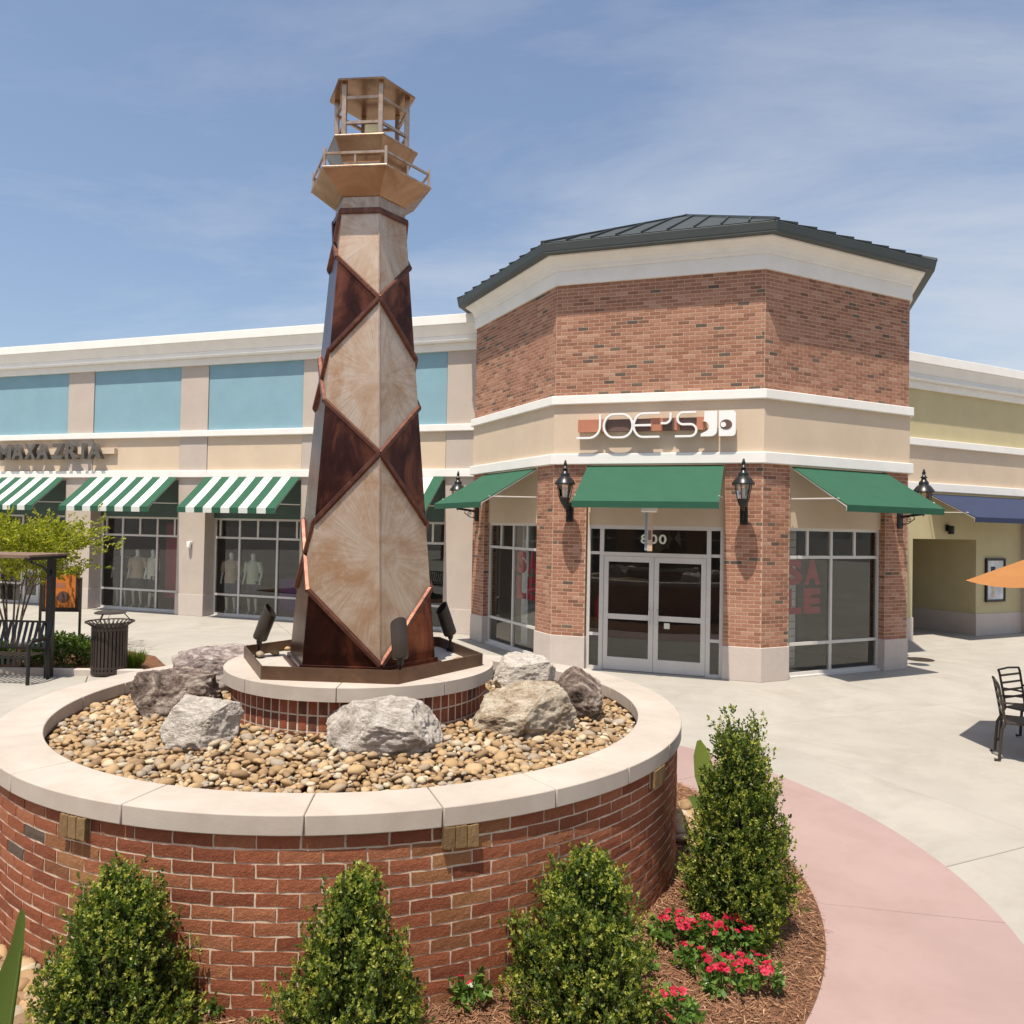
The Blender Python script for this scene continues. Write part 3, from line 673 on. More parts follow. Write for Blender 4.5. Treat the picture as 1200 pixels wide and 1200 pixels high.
def tray():
    """bronze hexagonal curb on the pedestal with white sand inside"""
    root = thing('bronze_curb', 'low bronze hexagonal curb around the foot of the lighthouse', 'curb', (LC[0], LC[1], 1.497))
    a0 = radians(-64.5); r = .945
    for k in range(6):
        a, b = a0 + k * pi / 3, a0 + (k + 1) * pi / 3
        q = [((r - .012) * cos(b), (r - .012) * sin(b)), ((r - .012) * cos(a), (r - .012) * sin(a)), (r * cos(a), r * sin(a)), (r * cos(b), r * sin(b))]
        MB().prism(q, 0, .092).build('curb_side', 'bronze_curb', root)
    MB().prism([(.93 * cos(a0 + k * pi / 3), .93 * sin(a0 + k * pi / 3)) for k in range(6)], 0, .008).build('sand', 'sand_white', root)
    rr = random.Random(9)
    for i, (a, d, s) in enumerate(((-8, .78, .12), (-2, .84, .07), (178, .80, .10), (168, .74, .08), (150, .8, .06), (-20, .80, .06))):
        o = link('tray_stone', PEB[i], None, None, (LC[0] + d * cos(radians(a)), LC[1] + d * sin(radians(a)), 1.505 + s * .28), (0, 0, i)); o.scale = (s, s, s)
        tag(o, 'small loose stone lying in the bronze curb tray', 'stone', 'loose stones in the tray')
tray()
def flood(px, py, z, aim, tilt, label):
    root = thing('floodlight', label, 'floodlight', (px, py, z), aim, 'bullet floodlights around the lighthouse')
    MB().lathe([(.035, 0), (.035, .035), (.012, .04), (.012, .11)], 12).build('stem', 'black_metal', root, smooth=True)
    k = MB().lathe([(.018, .10), (.024, .125), (.018, .15)], 10).build('knuckle', 'brown_metal', root, smooth=True)
    h = MB(); n = 24; L0 = .245
    prof = [(.004, 0), (.048, 0), (.056, .012), (.056, .10), (.057, .105), (.057, .15)]
    base = 0
    for r, zz in prof + [(.057, L0)]:
        for j in range(n):
            t = 2 * pi * j / n; zc = zz if zz < L0 else L0 + .035 * sin(t) ; h.v.append((r * cos(t), r * sin(t), zc))
    for j in range(n):
        t = 2 * pi * j / n; h.v.append((.051 * cos(t), .051 * sin(t), L0 + .035 * sin(t)))
    for j in range(n):
        t = 2 * pi * j / n; h.v.append((.051 * cos(t), .051 * sin(t), .14))
    for i in range(8):
        for j in range(n): h.f.append((i * n + j, i * n + (j + 1) % n, (i + 1) * n + (j + 1) % n, (i + 1) * n + j))
    h.f.append(tuple(8 * n + j for j in range(n)))
    hood = h.build('hood', 'brown_metal', root, smooth=True); hood.location = (0, 0, .14); hood.rotation_euler = (tilt, 0, pi / 2)
    return root
flood(-1.96, 6.13, 1.505, radians(-3), radians(20), 'brown bullet floodlight on the curb corner beside the stacked grey boulders')
flood(-.745, 5.36, 1.505, radians(116), radians(14), 'brown bullet floodlight standing in front of the right foot of the lighthouse')
flood(-.50, 6.62, 1.505, radians(214), radians(22), 'brown bullet floodlight half hidden behind the lighthouse, toward the store piers')

# ================================================================== STORES
TH = -.323; S8 = 3.72
C1 = Vector((.768, 14.538)); dF = Vector((cos(TH), sin(TH))); nF = Vector((sin(TH), -cos(TH)))
aL = TH - pi / 4; aR = TH + pi / 4
dL = Vector((cos(aL), sin(aL))); dR = Vector((cos(aR), sin(aR))); nR = Vector((sin(aR), -cos(aR)))
C2 = C1 + dF * S8; C0 = C1 - dL * S8; C3 = C2 + dR * S8
k7 = S8 * cos(pi / 4)
FF = frame(0, 0, 0); FL = frame(-k7, k7, -pi / 4); FR = frame(S8, 0, pi / 4)      # faces in the corner store's own frame
APO = S8 / 2 * (1 + sqrt(2)); OC = (S8 / 2, APO)
def octa(off):
    r = (APO + off) / cos(pi / 8); return [(OC[0] + r * cos(-pi / 2 - pi / 8 + k * pi / 4), OC[1] + r * sin(-pi / 2 - pi / 8 + k * pi / 4)) for k in range(8)]
def octring(mb, off, inner, z0, z1, off2=None):
    """open ring of an octagon wall (outer faces, top and bottom)"""
    o, o2, i = octa(off), octa(off2 if off2 is not None else off), octa(inner)
    V = [(x, y, z0) for x, y in o] + [(x, y, z1) for x, y in o2] + [(x, y, z0) for x, y in i] + [(x, y, z1) for x, y in i]; F = []
    for k in range(8):
        q = (k + 1) % 8; F += [(k, q, 8 + q, 8 + k), (8 + k, 8 + q, 24 + q, 24 + k), (16 + q, 16 + k, 24 + k, 24 + q), (q, k, 16 + k, 16 + q)]
    return mb.add(V, F)

def lay_bricks(B, fr, s0, s1, z0, z1, off, parent, root, prob_dark=.0, depth=.003, seed=0):
    rr = random.Random(seed); ch = (z1 - z0) / round((z1 - z0) / .0677); n = round((z1 - z0) / ch); L = .2035
    for c in range(n):
        zc = z0 + ch * (c + .5); s = s0 - (L / 2 if c % 2 else 0)
        while s < s1 - .02:
            a, b = max(s, s0), min(s + L, s1)
            if b - a > .03:
                p = fr((a + b) / 2, off, zc); w = root.matrix_world @ Vector(p) if False else Vector((root.location.x + p[0] * cos(root.rotation_euler.z) - p[1] * sin(root.rotation_euler.z), root.location.y + p[0] * sin(root.rotation_euler.z) + p[1] * cos(root.rotation_euler.z), zc))
                l = round((b - a - .009) / .004) * .004
                B.put(p, fr.ang, l, ch - .0095, depth + rr.uniform(-.001, .001), 'brick_dark' if rr.random() < prob_dark else 'brick_store', parent, (w - CAMP).length + (0 if l > .15 else 50))
            s += L

def glazing(name, root, fr, s0, s1, z0, z1, off, mains, shorts, rails, depth=.07, bw=.055, skip_panes=()):
    """storefront frame: outer frame with mullions, rails and a pane in every opening"""
    m = MB()
    m.box(s0, s0 + bw, off - depth, off, z0, z1, fr); m.box(s1 - bw, s1, off - depth, off, z0, z1, fr)
    m.box(s0 + bw, s1 - bw, off - depth, off, z1 - bw, z1, fr); m.box(s0 + bw, s1 - bw, off - depth, off, z0, z0 + bw, fr)
    w = m.build(name, 'aluminium', root)
    ver = [s0 + bw / 2] + list(mains) + [s1 - bw / 2]; zz = [z0 + bw / 2] + list(rails) + [z1 - bw / 2]; h = bw / 2
    for s in mains: MB().box(s - h, s + h, off - depth + .002, off - .002, z0 + bw, z1 - bw, fr).build('mullion', 'aluminium', w)
    for z in rails:
        for a, b in zip(ver, ver[1:]): MB().box(a + h, b - h, off - depth + .004, off - .004, z - h, z + h, fr).build('rail', 'aluminium', w)
    for s in shorts: MB().box(s - h, s + h, off - depth + .006, off - .006, rails[-1] + h, z1 - bw, fr).build('mullion', 'aluminium', w)
    for i, (za, zb) in enumerate(zip(zz, zz[1:])):
        cols = sorted(ver + list(shorts)) if i == len(zz) - 2 else ver
        for a, b in zip(cols, cols[1:]):
            pa = [fr(a + h, off - depth / 2, za + h), fr(b - h, off - depth / 2, za + h), fr(b - h, off - depth / 2, zb - h), fr(a + h, off - depth / 2, zb - h)]
            MB().add(pa, [(0, 1, 2, 3)]).build('pane', 'glass', w)
    return w

def awning(name, label, group, root_loc, root_rz, s0, s1, ztop, proj, zbreak, zval, stripes, mats, frame_mat='aluminium', o0=.03):
    """sloped canopy with valance; local x along the wall, -y outwards"""
    root = thing(name, label, 'awning', root_loc, root_rz, group); n = stripes; w = (s1 - s0) / n; tk = .012
    for k in range(n):
        a, b = s0 + k * w + .0005, s0 + (k + 1) * w - .0005; sag = .012
        V = []
        for x in (a, b):
            for i in range(5):
                u = i / 4; V.append((x, -(o0 + (proj - o0) * u), ztop + (zbreak - ztop) * u - sag * sin(pi * u)))
            V.append((x, -proj + .006, zval))
        top = V; bot = [(x, y + tk * .5, z - tk) for x, y, z in V[:5]] + [(V[5][0], V[5][1] + tk, V[5][2])] + [(x, y + tk * .5, z - tk) for x, y, z in V[6:11]] + [(V[11][0], V[11][1] + tk, V[11][2])]
        F = [(i, i + 1, 7 + i, 6 + i) for i in range(5)] + [(12 + 6 + i, 12 + 7 + i, 12 + i + 1, 12 + i) for i in range(5)]
        F += [(i, 12 + i, 12 + i + 1, i + 1) for i in range(5)] + [(6 + i + 1, 18 + i + 1, 18 + i, 6 + i) for i in range(5)] + [(5, 17, 23, 11), (0, 6, 18, 12)]
        MB().add(top + bot, F).build('stripe' if n > 1 else 'canopy', mats[k % len(mats)], root)
    for x in (s0 + .012, s1 - .012):                      # frame: rafter, arm, wall post
        MB().tube([(x, -o0, ztop - .03), (x, -proj + .02, zbreak - .03), (x, -proj + .02, zval + .01)], .011, 6).build('rafter', frame_mat, root, smooth=True)
        MB().tube([(x, -.01, zbreak + .12), (x, -proj * .85, zbreak + .105)], .013, 6).build('arm', frame_mat, root, smooth=True)
    MB().tube([(s0 + .01, -proj + .025, zbreak - .03), (s1 - .01, -proj + .025, zbreak - .03)], .012, 6).build('front_bar', frame_mat, root, smooth=True)
    return root

def lantern(label, loc, rz, reach):
    """black carriage lantern on a scrolled arm; local -y points away from the wall"""
    root = thing('wall_lantern', label, 'wall lamp', loc, rz, 'carriage lanterns on the brick piers'); y = -reach
    MB().box(-.065, .065, -.07, .0, -.22, .16).build('wall_plate', 'black_metal', root, bevel=.025)
    a = MB().tube([(0, -.02, .0), (0, -.02 + y * .4, .03), (0, y, .06)], .026, 8); 
    pts = [(0, -.03 + y * .62 * (1 - cos(t)) * .5 * 1.0, -.13 + .1 * sin(t)) for t in [i * pi / 8 for i in range(9)]]
    a.tube([(0, -.03, -.14), (0, -.03 + y * .35, -.12), (0, -.03 + y * .6, -.03), (0, -.03 + y * .55, .02)], .010, 6)
    sc = []
    for i in range(14):
        t = i / 13 * 1.6 * 2 * pi; r = .055 * (1 - i / 16); sc.append((0, y * .42 + r * cos(t), -.05 + r * sin(t)))
    a.tube(sc, .007, 6); a.build('arm', 'black_metal', root, smooth=True)
    q = MB().lathe([(.012, .02), (.02, .05), (.045, .08), (.075, .13), (.09, .17), (.092, .19), (.10, .20), (.10, .215)], 16, (0, y)); q.build('cup', 'black_metal', root, smooth=True)
    for k in range(6):
        t = k * pi / 3 + .3; MB().tube([(.095 * cos(t), y + .095 * sin(t), .20), (.145 * cos(t), y + .145 * sin(t), .47)], .0075, 6).build('cage_bar', 'black_metal', root, smooth=True)
    MB().lathe([(.085, .205), (.13, .465)], 6, (0, y), .3, False).build('lantern_glass', 'glass_lantern', root)
    MB().lathe([(.03, .21), (.032, .38), (.02, .40)], 12, (0, y)).build('bulb', 'device_white', root, smooth=True)
    MB().lathe([(.185, .455), (.19, .47), (.175, .50), (.12, .575), (.085, .60), (.085, .64), (.07, .665), (.05, .685), (.04, .72), (.065, .735), (.04, .755), (.025, .79), (.032, .81), (.03, .835), (.018, .86), (.022, .875), (.004, .90)], 18, (0, y)).build('roof', 'black_metal', root, smooth=True)
    return root

Z_ST, Z_B2A, Z_B2B, Z_B1A, Z_B1B, Z_FR = .585, 3.745, 3.94, 4.855, 5.02, 7.10
PW = .63                                               # pier width on each side of a corner
def corner_store():
    root = thing('corner_store', 'octagonal corner store of red brick with tan band and dark metal hip roof', 'building', (C1.x, C1.y, 0), TH)
    # upper drum
    wall = octring(MB(), 0, -.25, Z_B1A, Z_FR + .1).build('brick_wall', 'mortar_store', root)
    octring(MB(), .022, -.25, Z_B2B - .02, Z_B1A + .004).build('stucco_band', 'stucco_tan', root)
    octring(MB(), .09, -.2, Z_B2A, Z_B2B).build('lower_band', 'trim_white', root, bevel=.012)
    octring(MB(), .09, -.2, Z_B1A, Z_B1B).build('upper_band', 'trim_white', root, bevel=.012)
    octring(MB(), .045, -.2, Z_FR, 7.36).build('frieze', 'trim_white', root, bevel=.006)
    cv = MB(); cov = [(.055, 7.36), (.06, 7.385), (.075, 7.39), (.085, 7.44), (.12, 7.50), (.18, 7.55), (.245, 7.58), (.25, 7.61)]
    for (o0, z0), (o1, z1) in zip(cov, cov[1:]): octring(cv, o0, -.2, z0, z1, o1)
    cv.build('crown_moulding', 'trim_white', root)
    octring(MB(), .40, .20, 7.605, 7.625).build('soffit', 'gutter_metal', root)
    octring(MB(), .405, .30, 7.625, 7.775, .435).build('gutter', 'gutter_metal', root, bevel=.012)
    e = octa(.43); ap = (OC[0], OC[1], 9.97); rf = MB()
    rf.add([(x, y, 7.785) for x, y in e] + [ap], [(k, (k + 1) % 8, 8) for k in range(8)]); roof = rf.build('roof', 'roof_metal', root)
    for k in range(8):                                  # standing seams and hip caps
        a, b = Vector((*e[k], 7.785)), Vector((*e[(k + 1) % 8], 7.785)); A = Vector(ap); mid = (a + b) / 2; sl = (A - mid); nrm = (b - a).cross(A - a).normalized(); w = (b - a).length
        MB().bar(a + Vector((0, 0, .012)), A + Vector((0, 0, .012)), .09, .05, nrm).build('hip_cap', 'gutter_metal', roof)
        for j in range(1, 9):
            u = j / 9; p = a + (b - a) * u; f = 1 - abs(u - .5) * 2
            q = p + sl * f
            MB().bar(p + nrm * .012, q + nrm * .012, .025, .05, nrm).build('standing_seam', 'roof_metal', roof)
    B = Bricks()
    for i, fr in enumerate((FL, FF, FR)): lay_bricks(B, fr, .0, S8, Z_B1B, Z_FR, 0, wall, root, .035, seed=i)
    # piers
    for i, (frA, frB) in enumerate(((None, FL), (FL, FF), (FF, FR), (FR, None))):
        pz = Z_B2A
        m = MB(); st = MB()
        def plan(off, d):
            pts = []
            if frA: pts += [frA(S8 - PW, -d, 0), frA(S8 - PW, off, 0)]
            else:
                pts += [FL(0, -d, 0)] if False else []
            return pts
        t = tan(pi / 8)
        def poly(off, d, ins):
            # ins: how far the pier sides are inset
            if frA and frB:
                pa, pb = frA(S8 - PW + ins, -d, 0), frA(S8 - PW + ins, off, 0); pc = frA(S8 + off * t, off, 0); pd, pe = frB(PW - ins, off, 0), frB(PW - ins, -d, 0); pf = frA(S8 - d * t, -d, 0)
                return [p[:2] for p in (pa, pb, pc, pd, pe, pf)]
            if frB:                                     # far left end
                return [p[:2] for p in (frB(-.0 - off * t, off, 0), frB(PW - ins, off, 0), frB(PW - ins, -d, 0), frB(0 - .35, -d, 0), frB(-.32, -.32, 0))]
            return [p[:2] for p in (frA(S8 - PW + ins, -d, 0), frA(S8 - PW + ins, off, 0), frA(S8 + off * t, off, 0), frA(S8 + .32, -.32, 0), frA(S8 + .35, -d, 0))]
        MB().prism(poly(.02, .36, -.012), 0, Z_ST).build('pier_base', 'base_stone', root, bevel=.008)
        pier = MB().prism(poly(0, .35, 0), Z_ST - .01, pz + .02).build('brick_pier', 'mortar_store', root)
        if frA: lay_bricks(B, frA, S8 - PW, S8, Z_ST, pz, 0, pier, root, .03, seed=20 + i); lay_bricks(B, frame(*frA(S8 - PW, 0, 0)[:2], frA.ang - pi / 2), -.3, 0, Z_ST, pz, 0, pier, root, .03, seed=40 + i)
        if frB:
            lay_bricks(B, frB, 0, PW, Z_ST, pz, 0, pier, root, .03, seed=30 + i); lay_bricks(B, frame(*frB(PW, 0, 0)[:2], frB.ang + pi / 2), 0, .3, Z_ST, pz, 0, pier, root, .03, seed=50 + i)
    B.done(300, root)
    # side windows
    for nm, fr in (('window', FL), ('window', FR)):
        MB().box(PW, S8 - PW, -.24, -.10, 2.655, Z_B2A + .01, fr).build('infill_panel', 'stucco_tan', root)
        glazing(nm, root, fr, PW, S8 - PW, .03, 2.655, -.13, [1.82], [1.22, 2.43], [.585, 2.13])
        MB().box(PW, S8 - PW, -.3, -.06, 0, .03, fr).build('sill', 'aluminium', root)
    # entrance
    MB().box(PW, S8 - PW, -.24, -.10, 2.64, Z_B2A + .01, FF).build('infill_panel', 'stucco_tan', root)
    off = -.10; dp = .08
    def fbar(s0, s1, z0, z1, par, name='door_frame', o=off, d=dp, mat='aluminium'): return MB().box(s0, s1, o - d, o, z0, z1, FF).build(name, mat, par)
    def pane(s0, s1, z0, z1, par, o=off - .04): return MB().add([FF(s0, o, z0), FF(s1, o, z0), FF(s1, o, z1), FF(s0, o, z1)], [(0, 1, 2, 3)]).build('pane', 'glass', par)
    en = fbar(PW + .01, PW + .07, 0, 2.64, root, 'entrance_frame'); R = S8 - PW
    fbar(R - .07, R - .01, 0, 2.64, en, 'frame_post'); fbar(.875, .95, 0, 2.57, en, 'frame_post'); fbar(2.79, 2.865, 0, 2.57, en, 'frame_post')
    fbar(PW + .07, R - .07, 2.57, 2.64, en, 'frame_head'); fbar(.95, 2.79, 2.08, 2.15, en, 'transom_bar')
    pane(.95, 2.79, 2.15, 2.57, en)
    for a, b in ((PW + .07, .875), (2.865, R - .07)):
        for z in (0.0, .61, 2.10): fbar(a, b, z, z + .055, en, 'rail', off - .004, dp - .008)
        for z0, z1 in ((.055, .61), (.665, 2.10), (2.155, 2.57)): pane(a, b, z0, z1, en)
    for s0, s1, hs in ((.955, 1.867, 1.80), (1.873, 2.785, 1.94)):
        d = MB(); o = off - .012
        d.box(s0, s0 + .085, o - .045, o, .01, 2.075, FF); d.box(s1 - .085, s1, o - .045, o, .01, 2.075, FF); d.box(s0 + .085, s1 - .085, o - .045, o, 1.975, 2.075, FF); d.box(s0 + .085, s1 - .085, o - .045, o, .01, .24, FF)
        d.box(s0 + .085, s1 - .085, o - .043, o - .002, .93, 1.025, FF)
        door = d.build('door', 'aluminium', root)
        pane(s0 + .085, s1 - .085, .24, .93, door, o - .022); pane(s0 + .085, s1 - .085, 1.025, 1.975, door, o - .022)
        h = hs; MB().tube([FF(h, o, .87), FF(h, o + .06, .87), FF(h, o + .06, 1.13), FF(h, o, 1.13)], .012, 8).build('handle', 'aluminium', door, smooth=True)
    MB().box(2.06, 2.16, off - .03, off - .028, .80, .90, FF).build('door_sticker', 'decal_pale', root)
    for i, ch in enumerate('800'): letters(ch, .17, .135, .006, 'decal_pale', root, FF, 1.62 + i * .163, off - .03, 2.315, 'house_number', .02)
    # SALE decals on the side windows
    for fr, s in ((FR, .72), (FL, 1.93)):
        for ch, ds, dz in (('S', 0, .0), ('A', .47, 0), ('L', .0, -.52), ('E', .47, -.52)):
            letters(ch, .46, .41, .004, 'decal_red', root, fr, s + ds, -.182, 1.63 + dz, 'sale_letter', .06)
    # inside
    inn = octa(-.40); room = MB()
    for k in range(3, 8):
        a, b = inn[k], inn[(k + 1) % 8]
    back = [(-1.6, 3.2), (S8 / 2 - 1.6, 4.6), (S8 / 2 + 1.6, 4.6), (S8 + 1.6, 3.2)]
    bk = MB(); bp = [(-2.2, 3.0), (-.4, 4.4), (S8 + .4, 4.4), (S8 + 2.2, 3.0)]
    for a, b in zip(bp, bp[1:]): bk.add([(a[0], a[1], 0), (b[0], b[1], 0), (b[0], b[1], 3.3), (a[0], a[1], 3.3)], [(0, 1, 2, 3)])
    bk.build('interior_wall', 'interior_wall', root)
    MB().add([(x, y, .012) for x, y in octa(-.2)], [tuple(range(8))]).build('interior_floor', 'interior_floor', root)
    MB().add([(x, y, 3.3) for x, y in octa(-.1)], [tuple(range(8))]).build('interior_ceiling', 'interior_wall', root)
    for fr, a, b in ((FR, .25, 1.66), (FL, 1.95, 3.4)):      # white painted brick wing walls behind the lettering
        wv = MB().box(a, b, -.98, -.82, .02, 3.2, fr).build('display_wall', 'stucco_grey', root); row = MB()
        for c in range(20):
            sx = a + .02 - (.2 if c % 2 else 0)
            while sx < b - .05:
                x0, x1 = max(sx, a + .02), min(sx + .38, b - .02)
                if x1 - x0 > .05: row.add([fr(x0, -.82, .06 + c * .14), fr(x1, -.82, .06 + c * .14), fr(x1, -.82, .18 + c * .14), fr(x0, -.82, .18 + c * .14)] + [fr(x0, -.808, .06 + c * .14), fr(x1, -.808, .06 + c * .14), fr(x1, -.808, .18 + c * .14), fr(x0, -.808, .18 + c * .14)], [(4, 5, 6, 7), (0, 1, 5, 4), (1, 2, 6, 5), (2, 3, 7, 6), (3, 0, 4, 7)])
                sx += .40
        stuff(row.build('painted_blocks', 'device_white', root))
    MB().box(2.02, 2.20, -1.3, -1.1, .02, 3.2, FR).build('display_column', 'interior_dark', root); MB().box(1.05, 1.35, -.95, -.75, .02, 3.2, FL).build('display_column', 'device_white', root)
    ex = MB().lathe([(.02, 0), (.06, .01), (.065, .33), (.045, .39), (.02, .42), (.02, .46)], 14); o = ex.build('fire_extinguisher', 'extinguisher_red', None, smooth=True); 
    p = FF(.80, -.35, 0); o.location = (C1.x + p[0] * cos(TH) - p[1] * sin(TH), C1.y + p[0] * sin(TH) + p[1] * cos(TH), .86); tag(o, 'red fire extinguisher standing behind the narrow sidelight of the entrance', 'extinguisher')
    hk = MB().box(-.1, .1, -.06, .06, .0, .86).build('pedestal_stand', 'interior_dark', None); hk.location = (o.location.x, o.location.y, 0); hk.rotation_euler = (0, 0, TH); tag(hk, 'dark narrow stand holding the red extinguisher inside the entrance', 'stand')
    return root
def w_of(fr, s, off, z, base=C1, rz=TH):
    p = fr(s, off, z); return (base.x + p[0] * cos(rz) - p[1] * sin(rz), base.y + p[0] * sin(rz) + p[1] * cos(rz), p[2])
STORE = corner_store()
for fr, nm in ((FF, 'over the glass double doors'), (FL, 'on the store face toward the striped awnings'), (FR, 'on the store face toward the covered passage')):
    o = w_of(fr, 0, 0, 0); awning('green_awning', 'plain green canvas awning ' + nm, 'green awnings on the corner store', o, TH + fr.ang, PW + .02, S8 - PW - .02, 3.72, 1.2, 3.035, 2.925, 1, ['awning_green'])
for fr, s, r, nm in ((FF, .325, .40, 'between the green awnings, toward the striped shops'), (FF, 3.41, .40, 'on the pier between the doors and the passage side'), (FL, .30, .50, 'beside the striped awning shop, partly behind green canvas'), (FR, 3.44, .52, 'beside the covered passage, partly behind green canvas')):
    lantern('black carriage lantern ' + nm, w_of(fr, s, .012, 2.90), TH + fr.ang, r)

# ------------------------------------------------------------------ store sign
def joes_sign():
    root = thing('store_sign', 'store sign of thin white rounded letters over a coral and brown bar', 'sign', w_of(FF, 0, 0, 0), TH); f = FF; O = .16
    for a, b, mt in ((.48, .86, 'sign_coral'), (.98, 1.47, 'sign_brown'), (1.47, 1.80, 'sign_brown'), (1.80, 2.02, 'sign_coral'), (2.02, 2.22, 'sign_brown'), (2.22, 2.32, 'sign_coral'), (2.32, 2.6, 'sign_brown'), (2.6, 2.76, 'sign_coral'), (.86, .98, 'sign_coral')):
        z0, z1 = (4.33, 4.555) if mt == 'sign_coral' else (4.335, 4.55)
        MB().box(a + .001, b - .001, .03, O - .02 + (.0 if mt == 'sign_coral' else -.012), z0, z1, f).build('bar_segment', mt, root)
    def stroke(pts, name='letter', w=.036, closed=False):
        """flat ribbon letter stroke with depth"""
        pts = [Vector((p[0], p[1])) for p in pts]; n = len(pts); V = []; F = []
        for i in range(n):
            d = (pts[(i + 1) % n] - pts[i - 1]) if closed else (pts[min(i + 1, n - 1)] - pts[max(i - 1, 0)])
            d.normalize(); q = Vector((-d.y, d.x)) * w / 2
            for sg in (1, -1):
                for oo in (O + .045, O - .035): V.append(f(pts[i].x + q.x * sg, oo, pts[i].y + q.y * sg))
        m = n if closed else n - 1
        for i in range(m):
            a, b = 4 * i, 4 * ((i + 1) % n); F += [(a, a + 2, b + 2, b), (a + 1, b + 1, b + 3, a + 3), (a, b, b + 1, a + 1), (a + 2, a + 3, b + 3, b + 2)]
        if not closed: F += [(0, 1, 3, 2), (4 * n - 4, 4 * n - 2, 4 * n - 1, 4 * n - 3)]
        MB().add(V, F).build(name, 'sign_white', root)
    def arc(cx, cz, rx, rz, a0, a1, n=14): return [(cx + rx * cos(radians(a0 + (a1 - a0) * i / n)), cz + rz * sin(radians(a0 + (a1 - a0) * i / n))) for i in range(n + 1)]
    zt, zb = 4.635, 4.215
    stroke([(.47, zb)] + arc(.70, zb + .20, .20, .20, -90, 0) + [(.90, zt)])
    stroke([(1.16, zt)] + arc(1.16, (zt + zb) / 2, .19, .21, 90, 270)[1:] + [(1.30, zb)] + arc(1.30, (zt + zb) / 2, .19, .21, -90, 90)[1:], closed=True)
    stroke([(1.97, zt)] + arc(1.68, (zt + zb) / 2, .17, .21, 90, 270) + [(1.97, zb)]); stroke([(1.53, (zt + zb) / 2), (1.82, (zt + zb) / 2)])
    stroke([(1.99, 4.45)] + arc(2.06, 4.55, .10, .10, -80, 0) + [(2.16, zt)])
    stroke([(2.60, zt), (2.40, zt)] + arc(2.38, zt - .10, .10, .10, 95, 180) + arc(2.38, zt - .11, .10, .10, 180, 265) + arc(2.50, zb + .105, .105, .105, 88, -90) + [(2.24, zb)])
    # solid white mark: a heavy J and a rounded block with a brown eye
    def plate(poly, name, o0, o1, mat):
        n = len(poly); V = [f(x, o0, z) for x, z in poly] + [f(x, o1, z) for x, z in poly]
        MB().add(V, [tuple(reversed(range(n))), tuple(range(n, 2 * n))] + [(i, (i + 1) % n, n + (i + 1) % n, n + i) for i in range(n)]).build(name, mat, root)
    J = [(2.74, zt + .01), (2.955, zt + .01)] + [(2.955, 4.33)] + arc(2.845, 4.30, .11, .095, 0, -90, 8) + [(2.68, 4.205), (2.68, 4.25)] + arc(2.70, 4.375, .12, .10, -60, 85, 8)[0:9] + [(2.735, 4.48)]
    plate(list(reversed(J)), 'mark_letter', O - .035, O + .045, 'sign_white')
    D = [(2.985, 4.205)] + arc(3.20, 4.27, .065, .065, -90, 0, 5) + arc(3.20, 4.58, .065, .065, 0, 90, 5) + [(2.985, zt + .01)]
    plate(D, 'mark_block', O - .035, O + .045, 'sign_white')
    plate(arc(3.105, 4.405, .10, .085, 0, 359, 24), 'mark_eye', O + .044, O + .052, 'sign_brown'); plate(arc(3.06, 4.40, .045, .045, 0, 359, 18), 'mark_pupil', O + .051, O + .06, 'sign_white')
    return root
joes_sign()
def blade_sign():
    root = thing('blade_sign', 'narrow hanging blade sign with a cream bracket under the green door awning', 'sign', w_of(FF, 1.90, .85, 0), TH)
    MB().prism([(-.11, -.12), (.15, -.16), (.15, .05), (-.11, .10)], 2.86, 2.95).build('bracket', 'device_white', root, bevel=.02)
    MB().tube([(.02, .05, 2.93), (.02, .70, 2.98)], .018, 8).build('hanger_arm', 'black_metal', root, smooth=True)
    MB().box(-.045, -.0, -.10, .12, 2.22, 2.86).build('sign_panel', 'blade_blue', root, bevel=.006)
    p = MB().box(.0, .085, -.115, -.085, 2.21, 2.86).build('sign_edge', 'blade_wood', root, bevel=.004)
    MB().box(.015, .07, -.120, -.1149, 2.40, 2.56).build('carving', 'plank_brown', root, bevel=.004)
blade_sign()

# ================================================================== LEFT WING
WB = C0 - nF * .67; WF = frame(0, 0, 0)
PIERS = [(-20.95, -20.0), (-16.93, -15.98), (-12.95, -12.0), (-8.93, -8.02), (-5.04, -4.1), (-1.0, -.0)]
def cornice(mb, x0, x1, z, k, y=0):
    for o0, z0, o1, z1 in ((.07, 0, .07, .17), (.19, .17, .21, .225), (.10, .225, .11, .34), (.11, .34, .27, .56), (.30, .56, .30, .78)):
        P = [(x0, -o0, z + z0 * k), (x1, -o0, z + z0 * k), (x1, y, z + z0 * k), (x0, y, z + z0 * k), (x0, -o1, z + z1 * k), (x1, -o1, z + z1 * k), (x1, y, z + z1 * k), (x0, y, z + z1 * k)]
        mb.add(P, [(0, 3, 2, 1), (4, 5, 6, 7), (0, 1, 5, 4), (1, 2, 6, 5), (2, 3, 7, 6), (3, 0, 4, 7)])
    return mb
